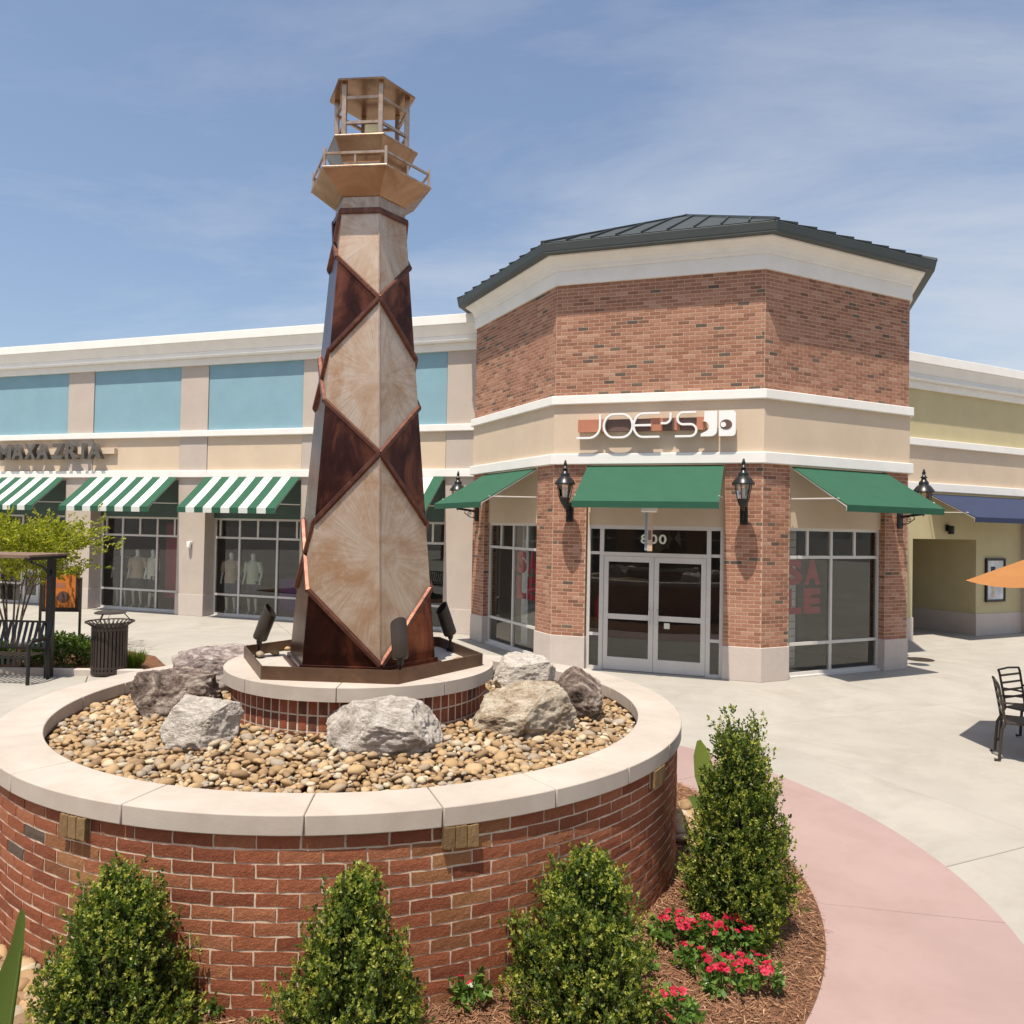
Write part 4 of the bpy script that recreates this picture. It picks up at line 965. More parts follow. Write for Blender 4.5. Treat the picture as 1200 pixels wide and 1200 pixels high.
def mannequin(loc, rz, label, top, bottom, pose=0):
    root = thing('mannequin', label, 'mannequin', loc, rz, 'mannequins in the shop windows')
    J = {'pel': (0, 0, .95, .14), 'waist': (0, 0, 1.10, .115), 'chest': (0, 0, 1.34, .15), 'neck': (0, .0, 1.52, .055), 'head0': (0, -.01, 1.60, .075), 'head': (0, -.02, 1.72, .085)}
    E = [('pel', 'waist'), ('waist', 'chest'), ('chest', 'neck'), ('neck', 'head0'), ('head0', 'head')]
    for sx, n in ((-1, 'l'), (1, 'r')):
        st = .09 if pose == 1 else 0
        J.update({'sh' + n: (sx * .19, 0, 1.44, .06), 'el' + n: (sx * (.25 + .03 * pose), .03, 1.15, .045), 'wr' + n: (sx * .25, -.06 if pose == 0 else -.12, .92, .032), 'ha' + n: (sx * .25, -.08, .83, .035),
                  'hip' + n: (sx * .095, 0, .88, .10), 'kn' + n: (sx * .105, -.02 - sx * st, .50, .062), 'an' + n: (sx * .11, .03 - sx * st * 2, .09, .038), 'to' + n: (sx * .12, -.10 - sx * st * 2, .05, .035)})
        E += [('chest', 'sh' + n), ('sh' + n, 'el' + n), ('el' + n, 'wr' + n), ('wr' + n, 'ha' + n), ('pel', 'hip' + n), ('hip' + n, 'kn' + n), ('kn' + n, 'an' + n), ('an' + n, 'to' + n)]
    keys = list(J); me = bpy.data.meshes.new('body'); me.from_pydata([J[k][:3] for k in keys], [(keys.index(a), keys.index(b)) for a, b in E], [])
    o = link('body', me, 'mannequin', root); sk = o.modifiers.new('skin', 'SKIN'); sk.use_smooth_shade = True
    for i, k in enumerate(keys): me.skin_vertices[0].data[i].radius = (J[k][3], J[k][3] * .85)
    me.skin_vertices[0].data[0].use_root = True
    sb = o.modifiers.new('sub', 'SUBSURF'); sb.levels = 1; sb.render_levels = 1
    def loft(prof, name, mat):
        m = MB(); n = 16
        for z, rx, ry in prof:
            for j in range(n): t = 2 * pi * j / n; m.v.append((rx * cos(t), ry * sin(t) * (1 + .05 * sin(5 * t)), z))
        for i in range(len(prof) - 1):
            for j in range(n): m.f.append((i * n + j, i * n + (j + 1) % n, (i + 1) * n + (j + 1) % n, (i + 1) * n + j))
        m.build(name, mat, root, smooth=True)
    loft([(.86, .20, .155), (1.0, .185, .145), (1.12, .165, .135), (1.32, .20, .155), (1.43, .205, .12), (1.50, .09, .075)], 'shirt', top)
    sl = MB()
    for sx in (-1, 1): sl.tube([(sx * .18, 0, 1.45), (sx * .225, .015, 1.28), (sx * .245, .02, 1.17)], [.075, .07, .07], 12)
    sl.build('sleeve', top, root, smooth=True)
    if bottom == 'skirt': loft([(.55, .24, .19), (.75, .215, .17), (.9, .19, .15), (1.0, .16, .13)], 'skirt', 'cloth_dark')
    else:
        for sx in (-1, 1):
            lg = MB(); st = .09 if pose == 1 else 0; lg.tube([(sx * .085, 0, .93), (sx * .10, -.01 - sx * st * .5, .68), (sx * .105, -.02 - sx * st, .47)], [.125, .105, .10], 14); lg.build('trouser_leg', bottom, root, smooth=True)
    MB().lathe([(.19, 0), (.19, .02)], 20).build('stand', 'interior_dark', root)
    return root
def left_wing():
    root = thing('shop_row', 'long low shop row with blue wall panels, white cornice and striped awnings', 'building', (WB.x, WB.y, 0), TH); X0 = -21.0
    MB().box(X0, 0, .30, .62, Z_B2A - .05, 7.5).build('wall_core', 'stucco_grey', root)
    bays = [(a[1], b[0]) for a, b in zip(PIERS, PIERS[1:])]
    for a, b in PIERS:
        MB().box(a - .012, b + .012 if b < -.1 else b, -.018, .55, 0, Z_ST).build('pier_base', 'base_stone', root, bevel=.008)
        MB().box(a, b, 0, .55, Z_ST, Z_B2A + .02).build('pier', 'stucco_grey', root, bevel=.006)
        MB().box(a, b, .002, .3, Z_B2B - .02, Z_B1A + .02).build('pier_panel', 'stucco_grey', root, bevel=.006)
        MB().box(a, b, .0, .3, Z_B1B - .02, 6.82).build('pier_panel', 'stucco_grey', root, bevel=.006)
    for i, (a, b) in enumerate(bays):
        MB().box(a + .012, b - .012, .016, .3, Z_B2B - .02, Z_B1A + .02).build('tan_panel', 'stucco_tan', root, bevel=.006)
        MB().box(a + .012, b - .012, .022, .3, Z_B1B - .02, 6.82).build('blue_panel', 'stucco_blue', root, bevel=.006)
        MB().box(a, b, .36, .5, 2.66, Z_B2A - .05).build('fascia_panel', 'awning_back_green', root)
        if i == 1:                                        # entrance bay
            glazing('window', root, WF, a, a + .95, .0, 2.66, -.40, [], [], [.58, 2.13]); glazing('window', root, WF, b - .75, b, .0, 2.66, -.40, [], [], [.58, 2.13])
            for k, (s0, s1) in enumerate(((a + .97, a + 1.60), (a + 1.62, b - .77))):
                d = MB(); d.box(s0, s0 + .085, .42, .47, .01, 2.1).box(s1 - .085, s1, .42, .47, .01, 2.1).box(s0 + .085, s1 - .085, .42, .47, 2.0, 2.1).box(s0 + .085, s1 - .085, .42, .47, .01, .24).box(s0 + .085, s1 - .085, .42, .47, .93, 1.02)
                dr = d.build('door', 'aluminium', root); MB().add([(s0 + .08, .45, .2), (s1 - .08, .45, .2), (s1 - .08, .45, 2.05), (s0 + .08, .45, 2.05)], [(0, 1, 2, 3)]).build('pane', 'glass', dr)
                MB().tube([(s1 - .05 if k == 0 else s0 + .05, .36, .9), (s1 - .05 if k == 0 else s0 + .05, .36, 1.15)], .012, 8).build('handle', 'aluminium', dr, smooth=True)
            MB().box(a + .95, b - .75, .41, .47, 2.1, 2.16).build('transom_bar', 'aluminium', root); MB().add([(a + .95, .44, 2.16), (b - .75, .44, 2.16), (b - .75, .44, 2.66), (a + .95, .44, 2.66)], [(0, 1, 2, 3)]).build('pane', 'glass', root)
        else:
            w = b - a; mains = [a + .78 if i != 3 else a + .82, a + 2.02]; sh = [a + .18, a + 1.40, a + 2.62]
            glazing('window', root, WF, a, b, .02, 2.66, -.40, mains, sh, [.58, 2.13])
            MB().box(a, b, .30, .55, 0, .02).build('sill', 'aluminium', root)
    MB().box(X0, -.0, -.08, .3, Z_B2A + .005, Z_B2B).build('lower_band', 'trim_white', root, bevel=.012)
    MB().box(X0, -.0, -.08, .3, Z_B1A, Z_B1B).build('upper_band', 'trim_white', root, bevel=.012)
    cornice(MB(), X0, -.0, 6.80, 1.04, .6).build('cornice', 'trim_white', root, bevel=.01)
    MB().box(X0, 0, .6, 5, 6.9, 7.0).build('roof_deck', 'stucco_grey', root)
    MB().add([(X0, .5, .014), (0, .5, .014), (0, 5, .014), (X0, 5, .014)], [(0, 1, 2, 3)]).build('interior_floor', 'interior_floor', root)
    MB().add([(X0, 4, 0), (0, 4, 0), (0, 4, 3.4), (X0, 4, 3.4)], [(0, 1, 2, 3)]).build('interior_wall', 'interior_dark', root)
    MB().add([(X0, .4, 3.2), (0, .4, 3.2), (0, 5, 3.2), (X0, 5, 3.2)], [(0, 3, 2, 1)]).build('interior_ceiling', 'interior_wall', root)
    for x in (-16.4, -12.45, -8.5, -4.55, -.2): MB().box(x - .06, x + .06, .56, 4, 0, 3.2).build('party_wall', 'interior_wall', root)
    return root
left_wing()
def wl(s, off, z): return (WB.x + dF.x * s + nF.x * off, WB.y + dF.y * s + nF.y * off, z)
for (a, b), nm in zip([(-15.98, -12.95), (-12.0, -8.93), (-8.02, -5.04), (-4.1, -1.0)], ('over the shop doors beside the small tree', 'over the window with the pink red banner', 'over the window with mannequins in shorts', 'mostly hidden behind the lighthouse')):
    awning('striped_awning', 'green and white striped awning ' + nm, 'striped awnings on the shop row', wl(0, 0, 0), TH, a + .02, b + .0, 3.79, 1.08, 2.92, 2.785, 11, ['awning_green', 'awning_white'], 'aluminium')
def shop_letters():
    root = thing('shop_sign', 'raised dark metal capital letters spelling MAXAZRIA above the striped awnings', 'sign', wl(0, 0, 0), TH)
    for ch, s, w in (('M', -15.42, .58), ('A', -14.83, .48), ('X', -14.33, .46), ('A', -13.86, .46), ('Z', -13.28, .43), ('R', -12.76, .44), ('|', -12.16, .11), ('A', -11.94, .50)):
        letters(ch, .45, w, .13, 'sign_metal', root, WF, s, .17, 4.275, 'sign_letter', .045)
    MB().box(-15.6, -11.1, -.10, -.0, 4.42, 4.58).build('raceway', 'stucco_tan', root)
shop_letters()
wlgt = thing('wall_light', 'small white wall light on the grey pier between two striped awnings', 'wall light', wl(-8.47, .0, 1.88), TH)
MB().box(-.06, .06, -.10, 0, .04, .13).build('light_box', 'device_white', wlgt, bevel=.015); MB().lathe([(.045, -.05), (.06, .0), (.05, .04)], 14, (0, -.07)).build('light_shade', 'device_white', wlgt, smooth=True)
for s, o, rz, lab, tp, bt, ps in ((-11.75, -.95, .5, 'mannequin in all dark clothes at the edge of the window with the banner', 'cloth_dark', 'cloth_dark', 0), (-11.0, -.78, .25, 'mannequin in a brown top and dark skirt beside the striding one', 'cloth_brown', 'skirt', 0),
                              (-10.42, -.76, -.35, 'striding mannequin in a cream jacket and dark trousers', 'cloth_cream', 'cloth_dark', 1), (-7.72, -.76, .3, 'mannequin in a tan shirt and denim shorts next to the grey pier', 'cloth_brown', 'cloth_denim', 0), (-7.0, -.76, .1, 'mannequin in a sage green shirt near the purple display', 'cloth_sage', 'cloth_denim', 0)):
    p = wl(s, o, .014); mannequin(p, TH + rz, lab, tp, bt, ps)
o = MB().box(0, .85, .0, .02, .35, 2.5).build('banner', 'banner_red', None, loc=wl(-9.98, -.75, 0), rot=(0, 0, TH)); tag(o, 'tall pink red banner hanging inside the shop window', 'banner')
o = MB().box(0, 1.3, .0, .35, .0, .95).build('display_table', 'banner_purple', None, loc=wl(-7.0, -2.0, 0), rot=(0, 0, TH), bevel=.02); tag(o, 'low purple display block behind the mannequins', 'display')

# ================================================================== RIGHT WING
GB = C3 - nR * 2.665; GF = frame(0, 0, 0)
def gw(s, off, z): return (GB.x + dR.x * s + nR.x * off, GB.y + dR.y * s + nR.y * off, z)
def right_wing():
    root = thing('passage_building', 'olive and tan building with a covered passage and white cornice', 'building', (GB.x, GB.y, 0), aR); X0, X1 = 2.7, 22.
    MB().box(X0, X1, .02, .3, Z_B1A - .2, 6.3).build('olive_wall', 'stucco_olive', root); MB().box(X0, X1, .0, .3, 3.80, 4.83).build('tan_panel', 'stucco_tan', root)
    MB().box(X0, X1, -.08, .25, 4.775, 4.955).build('upper_band', 'trim_white', root, bevel=.012); MB().box(X0, X1, -.08, .25, 3.66, 3.87).build('lower_band', 'trim_white', root, bevel=.012)
    cornice(MB(), X0, X1, 6.17, 1.02, .6).build('cornice', 'trim_white', root, bevel=.01)
    MB().box(X0, 3.80, .012, 6, .56, 3.75).build('passage_wall', 'stucco_olive', root); MB().box(3.80, 6.27, .012, .3, 2.48, 3.75).build('passage_head', 'stucco_olive', root); MB().box(6.27, X1, .012, 6, .56, 3.75).build('passage_wall', 'stucco_olive', root)
    MB().box(X0, 3.815, -.01, 6, 0, .56).build('passage_base', 'base_stone', root); MB().box(6.255, X1, -.01, 6, 0, .56).build('passage_base', 'base_stone', root)
    MB().box(3.80, 6.27, 5.2, 5.4, 0, 3.75).build('passage_end_wall', 'stucco_olive', root); MB().box(3.80, 6.27, .3, 5.4, 2.52, 2.62).build('passage_ceiling', 'stucco_olive', root)
    for a in (8.2, 13.2): 
        MB().box(a, a + .95, -.28, .05, .57, 3.70).build('pier', 'stucco_grey', root, bevel=.006); MB().box(a - .012, a + .962, -.30, .05, 0, .57).build('pier_base', 'base_stone', root, bevel=.008)
    MB().box(X0, X1, .6, 6, 6.9, 7.0).build('roof_deck', 'stucco_grey', root)
right_wing()
awning('navy_awning', 'navy blue canvas awning beside the passage entrance', None, gw(0, 0, 0), aR, 4.35, 8.1, 3.60, 1.2, 3.02, 2.90, 1, ['awning_navy'])
o = thing('passage_light', 'small black downlight on the olive wall over the passage', 'wall light', gw(5.08, 0, 2.70), aR); MB().box(-.06, .06, -.04, -.0, -.02, .14).build('back_plate', 'black_metal', o); MB().lathe([(.07, -.09), (.075, .1), (.05, .12)], 14, (0, -.11)).build('shade', 'black_metal', o, smooth=True)
pf = thing('framed_poster', 'framed fashion poster on the olive wall by the passage', 'poster', gw(6.62, .0, .86), aR)
m = MB(); m.box(0, .82, -.05, 0, 0, .06).box(0, .82, -.05, 0, 1.08, 1.14).box(0, .06, -.05, 0, .06, 1.08).box(.76, .82, -.05, 0, .06, 1.08); m.build('frame', 'black_metal', pf, bevel=.006)
MB().box(.06, .76, -.02, 0, .06, 1.08).build('print', 'poster_paper', pf)
MB().prism([(.22, -.026), (.40, -.026), (.40, -.0201), (.22, -.0201)], .52, .92).build('print_figure', 'cloth_dark', pf); MB().prism([(.26, -.026), (.37, -.026), (.37, -.0201), (.26, -.0201)], .12, .52).build('print_figure', 'cloth_brown', pf)
mh = thing('manhole_cover', 'dark round manhole cover in the plaza near the passage', 'manhole', (8.48, 16.15, .0)); MB().lathe([(.27, -.01), (.27, .008), (.24, .012)], 32).build('cover', 'brown_metal', mh, smooth=True)

# ================================================================== OPPOSITE SHOPS (behind the camera, seen only as reflections)
def opposite():
    root = thing('opposite_shops', 'brick and stucco shops across the plaza, mirrored in the store glass', 'building', (2, -13.5, 0), radians(-3))
    MB().box(-32, 32, -6, 0, .0, 6.6).build('wall', 'brick_store', root); MB().box(-32, 32, -.0, .25, 6.2, 6.8).build('cornice', 'trim_white', root); MB().box(-32, 32, 0, .08, 3.8, 4.0).build('band', 'trim_white', root)
    for k in range(-7, 8):
        MB().box(k * 4.2 - 1.5, k * 4.2 + 1.5, .0, .05, .1, 2.7).build('window', 'interior_dark', root); MB().box(k * 4.2 - .03, k * 4.2 + .03, .05, .08, .1, 2.7).build('mullion', 'aluminium', root); MB().box(k * 4.2 - 1.5, k * 4.2 + 1.5, .05, .08, 2.05, 2.12).build('rail', 'aluminium', root)
        MB().add([(k * 4.2 - 1.6, .02, 3.6), (k * 4.2 + 1.6, .02, 3.6), (k * 4.2 + 1.6, 1.1, 2.95), (k * 4.2 - 1.6, 1.1, 2.95)], [(0, 1, 2, 3)]).build('awning', 'awning_green', root)
opposite()

# ================================================================== STREET FURNITURE
def trash_can():
    root = thing('litter_bin', 'brown slatted metal litter bin with a raised rain lid', 'bin', (-6.62, 12.95, 0)); H = .80; R = .27
    MB().lathe([(R - .035, .03), (R - .035, H)], 28).build('liner', 'black_metal', root, smooth=True)
    for z in (.05, .12, H - .06): MB().ring(R - .012, R + .006, z, z + .035, 0, 2 * pi, 36).build('hoop', 'brown_metal', root, smooth=True)
    for k in range(30):
        t = 2 * pi * k / 30; c, s = cos(t), sin(t); rt = lambda r, w, z: (r * c - w * s, r * s + w * c, z)
        V = [rt(R - .006, -.019, .03), rt(R - .006, .019, .03), rt(R + .003, .019, .03), rt(R + .003, -.019, .03), rt(R - .006, -.019, H), rt(R - .006, .019, H), rt(R + .003, .019, H), rt(R + .003, -.019, H)]
        MB().add(V, [(0, 3, 2, 1), (4, 5, 6, 7), (0, 1, 5, 4), (1, 2, 6, 5), (2, 3, 7, 6), (3, 0, 4, 7)]).build('slat', 'brown_metal', root)
        a, b = rt(R - .01, 0, H), rt(R + .10, 0, H + .075); MB().bar(a, b, .03, .008).build('flare_slat', 'brown_metal', root)
    MB().ring(R + .085, R + .105, H + .065, H + .085, 0, 2 * pi, 40).build('rim', 'brown_metal', root, smooth=True)
    MB().lathe([(.235, H + .21), (.245, H + .225), (.20, H + .245), (.0, H + .262)], 32).build('lid', 'brown_metal', root, smooth=True)
    for k in range(3):
        t = 2 * pi * k / 3 + .4; MB().tube([(.33 * cos(t), .33 * sin(t), H + .06), (.20 * cos(t), .20 * sin(t), H + .215)], .008, 6).build('lid_leg', 'brown_metal', root, smooth=True)
trash_can()
def bench():
    root = thing('slatted_bench', 'dark metal slatted bench under the low arbor roof', 'bench', (-8.35, 12.30, 0), radians(-3)); W = 2.0
    for k in range(22):
        x = -W / 2 + .05 + k * (W - .1) / 21; MB().bar((x, .17, .50), (x, .30, .90), .045, .012, (0, 1, 0)).build('back_slat', 'black_metal', root)
        MB().bar((x, -.24, .43), (x, .15, .43), .045, .012).build('seat_slat', 'brown_metal', root); MB().bar((x, -.25, .42), (x, -.25, .30), .045, .012, (0, 1, 0)).build('front_slat', 'black_metal', root)
    for z, y in ((.50, .17), (.90, .30), (.41, -.24), (.41, .15)): MB().bar((-W / 2, y, z), (W / 2, y, z), .03, .03).build('bench_rail', 'black_metal', root)
    for s in (-1, 1):
        MB().tube([(s * W / 2, -.26, 0), (s * W / 2, -.26, .62), (s * W / 2, -.20, .66), (s * W / 2, .20, .66)], .028, 8).build('arm_leg', 'black_metal', root, smooth=True); MB().tube([(s * W / 2, .22, 0), (s * W / 2, .18, .45), (s * W / 2, .30, .92)], .026, 8).build('rear_leg', 'black_metal', root, smooth=True)
    ar = thing('bench_arbor', 'low dark metal arbor with a brown plank roof over the bench', 'arbor', (-8.50, 12.66, 0), radians(-3))
    for s in (-1, 1):
        MB().box(s * 1.09 - .05, s * 1.09 + .05, -.05, .05, 0, 1.92).build('post', 'black_metal', ar, bevel=.006)
        MB().tube([(s * 1.09, .0, 1.62), (s * 1.09, -.22, 1.80), (s * 1.09, -.50, 1.88)], .022, 8).build('brace', 'black_metal', ar, smooth=True); MB().bar((s * 1.09, .35, 1.93), (s * 1.09, -.62, 1.93), .05, .05).build('roof_rafter', 'black_metal', ar)
    for k in range(6):
        y = -.58 + k * .165; MB().box(-1.22, 1.13, y, y + .15, 1.957, 1.99).build('roof_plank', 'plank_brown', ar, bevel=.004)
    MB().box(-1.24, 1.135, -.62, -.60, 1.935, 1.992).build('fascia', 'plank_brown', ar, bevel=.004)
bench()
def kerb_bed():
    b = MB().prism([(-14, 12.62), (-6.05, 12.92), (-5.95, 13.6), (-6.6, 14.6), (-8.0, 15.6), (-14, 16)], -.02, .03).build('hedge_bed', 'soil'); structure(b); b['label'] = 'mulched hedge bed behind the bench'
    k = MB().prism([(-14, 12.50), (-6.0, 12.80), (-6.02, 12.915), (-14, 12.615)], -.02, .11).build('kerb', 'base_stone', bevel=.012); structure(k); k['label'] = 'low pale kerb along the hedge bed'
kerb_bed()
def poster_stand():
    root = thing('poster_stand', 'orange poster in a dark frame on two thin legs', 'poster stand', (-9.38, 16.3, 0), radians(4))
    for x in (-.40, .40): MB().box(x - .02, x + .02, -.02, .02, 0, 1.34).build('leg', 'brown_metal', root)
    MB().box(-.40, .40, -.015, .015, .06, .10).build('foot_bar', 'brown_metal', root)
    m = MB(); m.box(-.36, .36, -.03, .03, .66, .71).box(-.36, .36, -.03, .03, 1.45, 1.50).box(-.36, -.31, -.03, .03, .71, 1.45).box(.31, .36, -.03, .03, .71, 1.45); m.build('frame', 'brown_metal', root)
    MB().box(-.38, .38, -.012, .012, .62, .66).build('cross_bar', 'brown_metal', root)
    MB().box(-.31, .31, -.012, .012, .71, 1.45).build('print', 'poster_orange', root); MB().lathe([(.0, .0), (.12, .001)], 20, cap=False).build('print_motif', 'sign_brown', root, loc=(.06, -.016, .93), rot=(pi / 2, 0, 0)); MB().box(-.1, .1, -.0145, -.0125, 1.12, 1.22).build('print_motif', 'sign_coral', root)
poster_stand()
def cafe_set():
    tx, ty = 6.85, 8.9
    um = thing('patio_umbrella', 'orange canvas patio umbrella with a pointed corner over the cafe table', 'umbrella', (tx, ty, 0)); a0 = radians(159.6); n = 8; R = 1.46
    def rim(k, r, z): t = a0 + k * pi / 4; return Vector((r * cos(t), r * sin(t), z))
    for k in range(n):
        V = []; F = []; nn = 7
        for i in range(nn + 1):
            u = i / nn; r = R * (.16 + .84 * u); z = 2.56 - .53 * u ** 1.05
            for j in range(5):
                v = j / 4; p = rim(k, r, z).lerp(rim(k + 1, r, z), v); sag = -.035 * sin(pi * v) * u; p.z += sag; V.append(p)
        for i in range(nn):
            for j in range(4): F.append((i * 5 + j, (i + 1) * 5 + j, (i + 1) * 5 + j + 1, i * 5 + j + 1))
        MB().add(V, F).build('canopy_panel', 'umbrella_orange', um, smooth=True)
        MB().tube([rim(k, .05, 2.52), rim(k, R - .02, 2.02)], .009, 6).build('rib', 'black_metal', um, smooth=True)
    MB().lathe([(R * .30, 2.50), (.02, 2.66)], 8, a0=a0).build('vent_cap', 'umbrella_orange', um)
    MB().tube([(0, 0, .02), (0, 0, 2.7)], .022, 10).build('pole', 'black_metal', um, smooth=True); MB().lathe([(.26, 0), (.26, .05), (.06, .08), (.04, .2)], 24).build('base', 'black_metal', um, smooth=True)
    tb = thing('cafe_table', 'round dark metal cafe table under the orange umbrella', 'table', (tx, ty, 0)); MB().ring(.04, .46, .71, .735, 0, 2 * pi, 36).build('table_top', 'brown_metal', tb, smooth=True)
    for k in range(3): t = 2 * pi * k / 3; MB().tube([(.10 * cos(t), .10 * sin(t), .71), (.12 * cos(t), .12 * sin(t), .3), (.34 * cos(t), .34 * sin(t), .0)], .016, 8).build('leg', 'brown_metal', tb, smooth=True)
    def chair(loc, rz, label):
        c = thing('cafe_chair', label, 'chair', loc, rz, 'metal chairs at the cafe table')          # faces +x
        MB().prism([(-.20, -.22), (.22, -.24), (.24, 0), (.22, .24), (-.20, .22)], .42, .445).build('seat', 'brown_metal', c, bevel=.008)
        for s in (-1, 1):
            MB().tube([(-.20, s * .21, .42), (-.23, s * .215, .62), (-.27, s * .22, .84), (-.285, s * .22, .88)], .014, 8).build('back_post', 'brown_metal', c, smooth=True)
            MB().tube([(-.20, s * .21, .43), (-.235, s * .215, .36), (-.25, s * .22, .18), (-.26, s * .225, .015), (-.31, s * .225, .008)], .017, 8).build('leg', 'brown_metal', c, smooth=True)
            MB().tube([(.19, s * .21, .43), (.225, s * .215, .36), (.235, s * .22, .18), (.235, s * .225, .008)], .017, 8).build('leg', 'brown_metal', c, smooth=True)
            MB().tube([(-.24, s * .22, .66), (-.05, s * .25, .67), (.14, s * .25, .66), (.16, s * .245, .60), (.15, s * .235, .44)], .012, 8).build('arm_rest', 'brown_metal', c, smooth=True)
        for z in (.54, .63, .72, .81): y = -.205 - (z - .42) * .155; MB().bar((y, -.215, z), (y, .215, z), .008, .026).build('back_rung', 'brown_metal', c)
        MB().tube([(-.285, -.22, .88), (-.292, 0, .892), (-.285, .22, .88)], .013, 8).build('top_rail', 'brown_metal', c, smooth=True)
    chair((5.95, 9.04, .008), radians(-26), 'dark metal cafe chair with curved legs, seat side toward the table'); chair((6.50, 9.72, .008), radians(-62), 'dark metal cafe chair on the side of the table toward the passage')
cafe_set()

# ================================================================== PLANTS
def leaf_quads(c, d, l, w, rs, fold=.25):
    """diamond leaves: centre base c, direction d, length l, width w"""
    n = len(c); r = rs.normal(size=(n, 3)); s = np.cross(d, r); s /= np.linalg.norm(s, axis=1)[:, None] + 1e-9; up = np.cross(s, d)
    m = c + d * (l * .5)[:, None]; a = m + s * (w * .5)[:, None] + up * (w * fold)[:, None]; b = m - s * (w * .5)[:, None] + up * (w * fold)[:, None]; t = c + d * l[:, None]
    V = np.stack([c, a, t, b], 1).reshape(-1, 3); return V, np.arange(4 * n).reshape(-1, 4)
def unit(v): return v / (np.linalg.norm(v, axis=-1)[..., None] + 1e-9)
def sprigs(P, D, rs, leaves, ll, spread=.8, length=.04):
    k = leaves; n = len(P); P2 = np.repeat(P, k, 0); D2 = np.repeat(D, k, 0); u = np.tile(np.linspace(0, 1, k), n)
    base = P2 + D2 * (u * length)[:, None]; dd = unit(D2 * (.35 + .6 * u)[:, None] + rs.normal(size=(n * k, 3)) * spread * (1.05 - .6 * u)[:, None])
    l = ll * rs.uniform(.75, 1.25, n * k); return leaf_quads(base, dd, l, l * rs.uniform(.5, .68, n * k), rs)
def shrub(seed, x, y, z, h, rx, label, prof_r, nb=230, per=19, lift=.14):
    root = thing('holly_shrub', label, 'shrub', (x, y, z), 0, 'clipped evergreen shrubs around the planter'); rs = np.random.RandomState(seed); ph = rs.uniform(0, 6.28, 4)
    P = []; D = []; TP = []; TD = []; tw = MB()
    for i in range(nb):
        u = rs.beta(1.05, 1.25); a = rs.uniform(0, 2 * pi); e = rs.uniform(.72, 1.04) if rs.rand() < .82 else rs.uniform(1.0, 1.22)
        R_ = rx * np.interp(u, [0, .12, .3, .5, .7, .85, 1], prof_r) * (1 + .10 * sin(3 * a + ph[0] + 5 * u) + .08 * sin(5 * a + ph[1] - 8 * u))
        tip = np.array([R_ * e * cos(a), R_ * e * sin(a), max(.03, u * h * (.80 + .10 * e) + rs.uniform(0, lift * h) * u ** 2)]); b0 = np.array([.02 * cos(a), .02 * sin(a), max(.0, tip[2] - (.25 + .5 * R_) * rs.uniform(.6, 1.1) - .05)])
        ax = unit(tip - b0 + np.array([0, 0, .12])); tw.tube([tuple(b0), tuple(tip)], [.005, .0015], 4, False)
        t0 = rs.uniform(.30, .5)
        for q in np.linspace(t0, 1, per):
            c = b0 + (tip - b0) * q; w = .052 * (1.12 - q) ** .6 + .008; P.append(c + rs.normal(0, w, 3)); D.append(unit(ax * .8 + np.array([0, 0, .4]) + rs.normal(0, .45, 3)))
            if q > .66: TP.append(c + rs.normal(0, w * .9, 3) + ax * .03); TD.append(unit(ax + np.array([0, 0, .5]) + rs.normal(0, .3, 3)))
    P = np.array(P); D = np.array(D); TP = np.array(TP); TD = np.array(TD); P[:, 2] = np.maximum(P[:, 2], .01); TP[:, 2] = np.maximum(TP[:, 2], .02)
    V, F = sprigs(P, D, rs, 9, .020, .85, .038); V[:, 2] = np.maximum(V[:, 2], .004); stuff(link('foliage', np_mesh('foliage', V, F), 'leaf_holly', root))
    k = rs.rand(len(TP)) < .85; V1, F1 = sprigs(TP[k], TD[k], rs, 8, .017, .75, .016); stuff(link('new_growth', np_mesh('new_growth', V1, F1), 'leaf_new', root))
    tw.tube([(0, 0, -.05), (0, 0, h * .4), (.01, 0, h * .75)], [.022, .016, .006], 6); stuff(tw.build('stems', 'bark', root, smooth=True))
shrub(1, -1.70, 3.48, .13, .90, .325, 'broad bushy evergreen shrub beside the long leaf stalk and river stones', [.85, 1, 1, .86, .62, .40, .14])
shrub(2, -.66, 3.42, .10, .92, .335, 'bushy evergreen shrub under the middle of the brick wall, before the lone grey boulder', [.85, 1, .98, .78, .55, .36, .16])
shrub(3, .40, 3.87, .12, .90, .325, 'rounded evergreen shrub beside the red flowers and the ochre brick corbel', [.72, .95, 1, .95, .74, .46, .10], 240, 19, .05)
shrub(4, 1.44, 4.88, .10, 1.26, .30, 'tallest slender evergreen shrub at the edge of the pink path', [.75, 1, 1, .86, .72, .58, .26], 320, 19, .2)

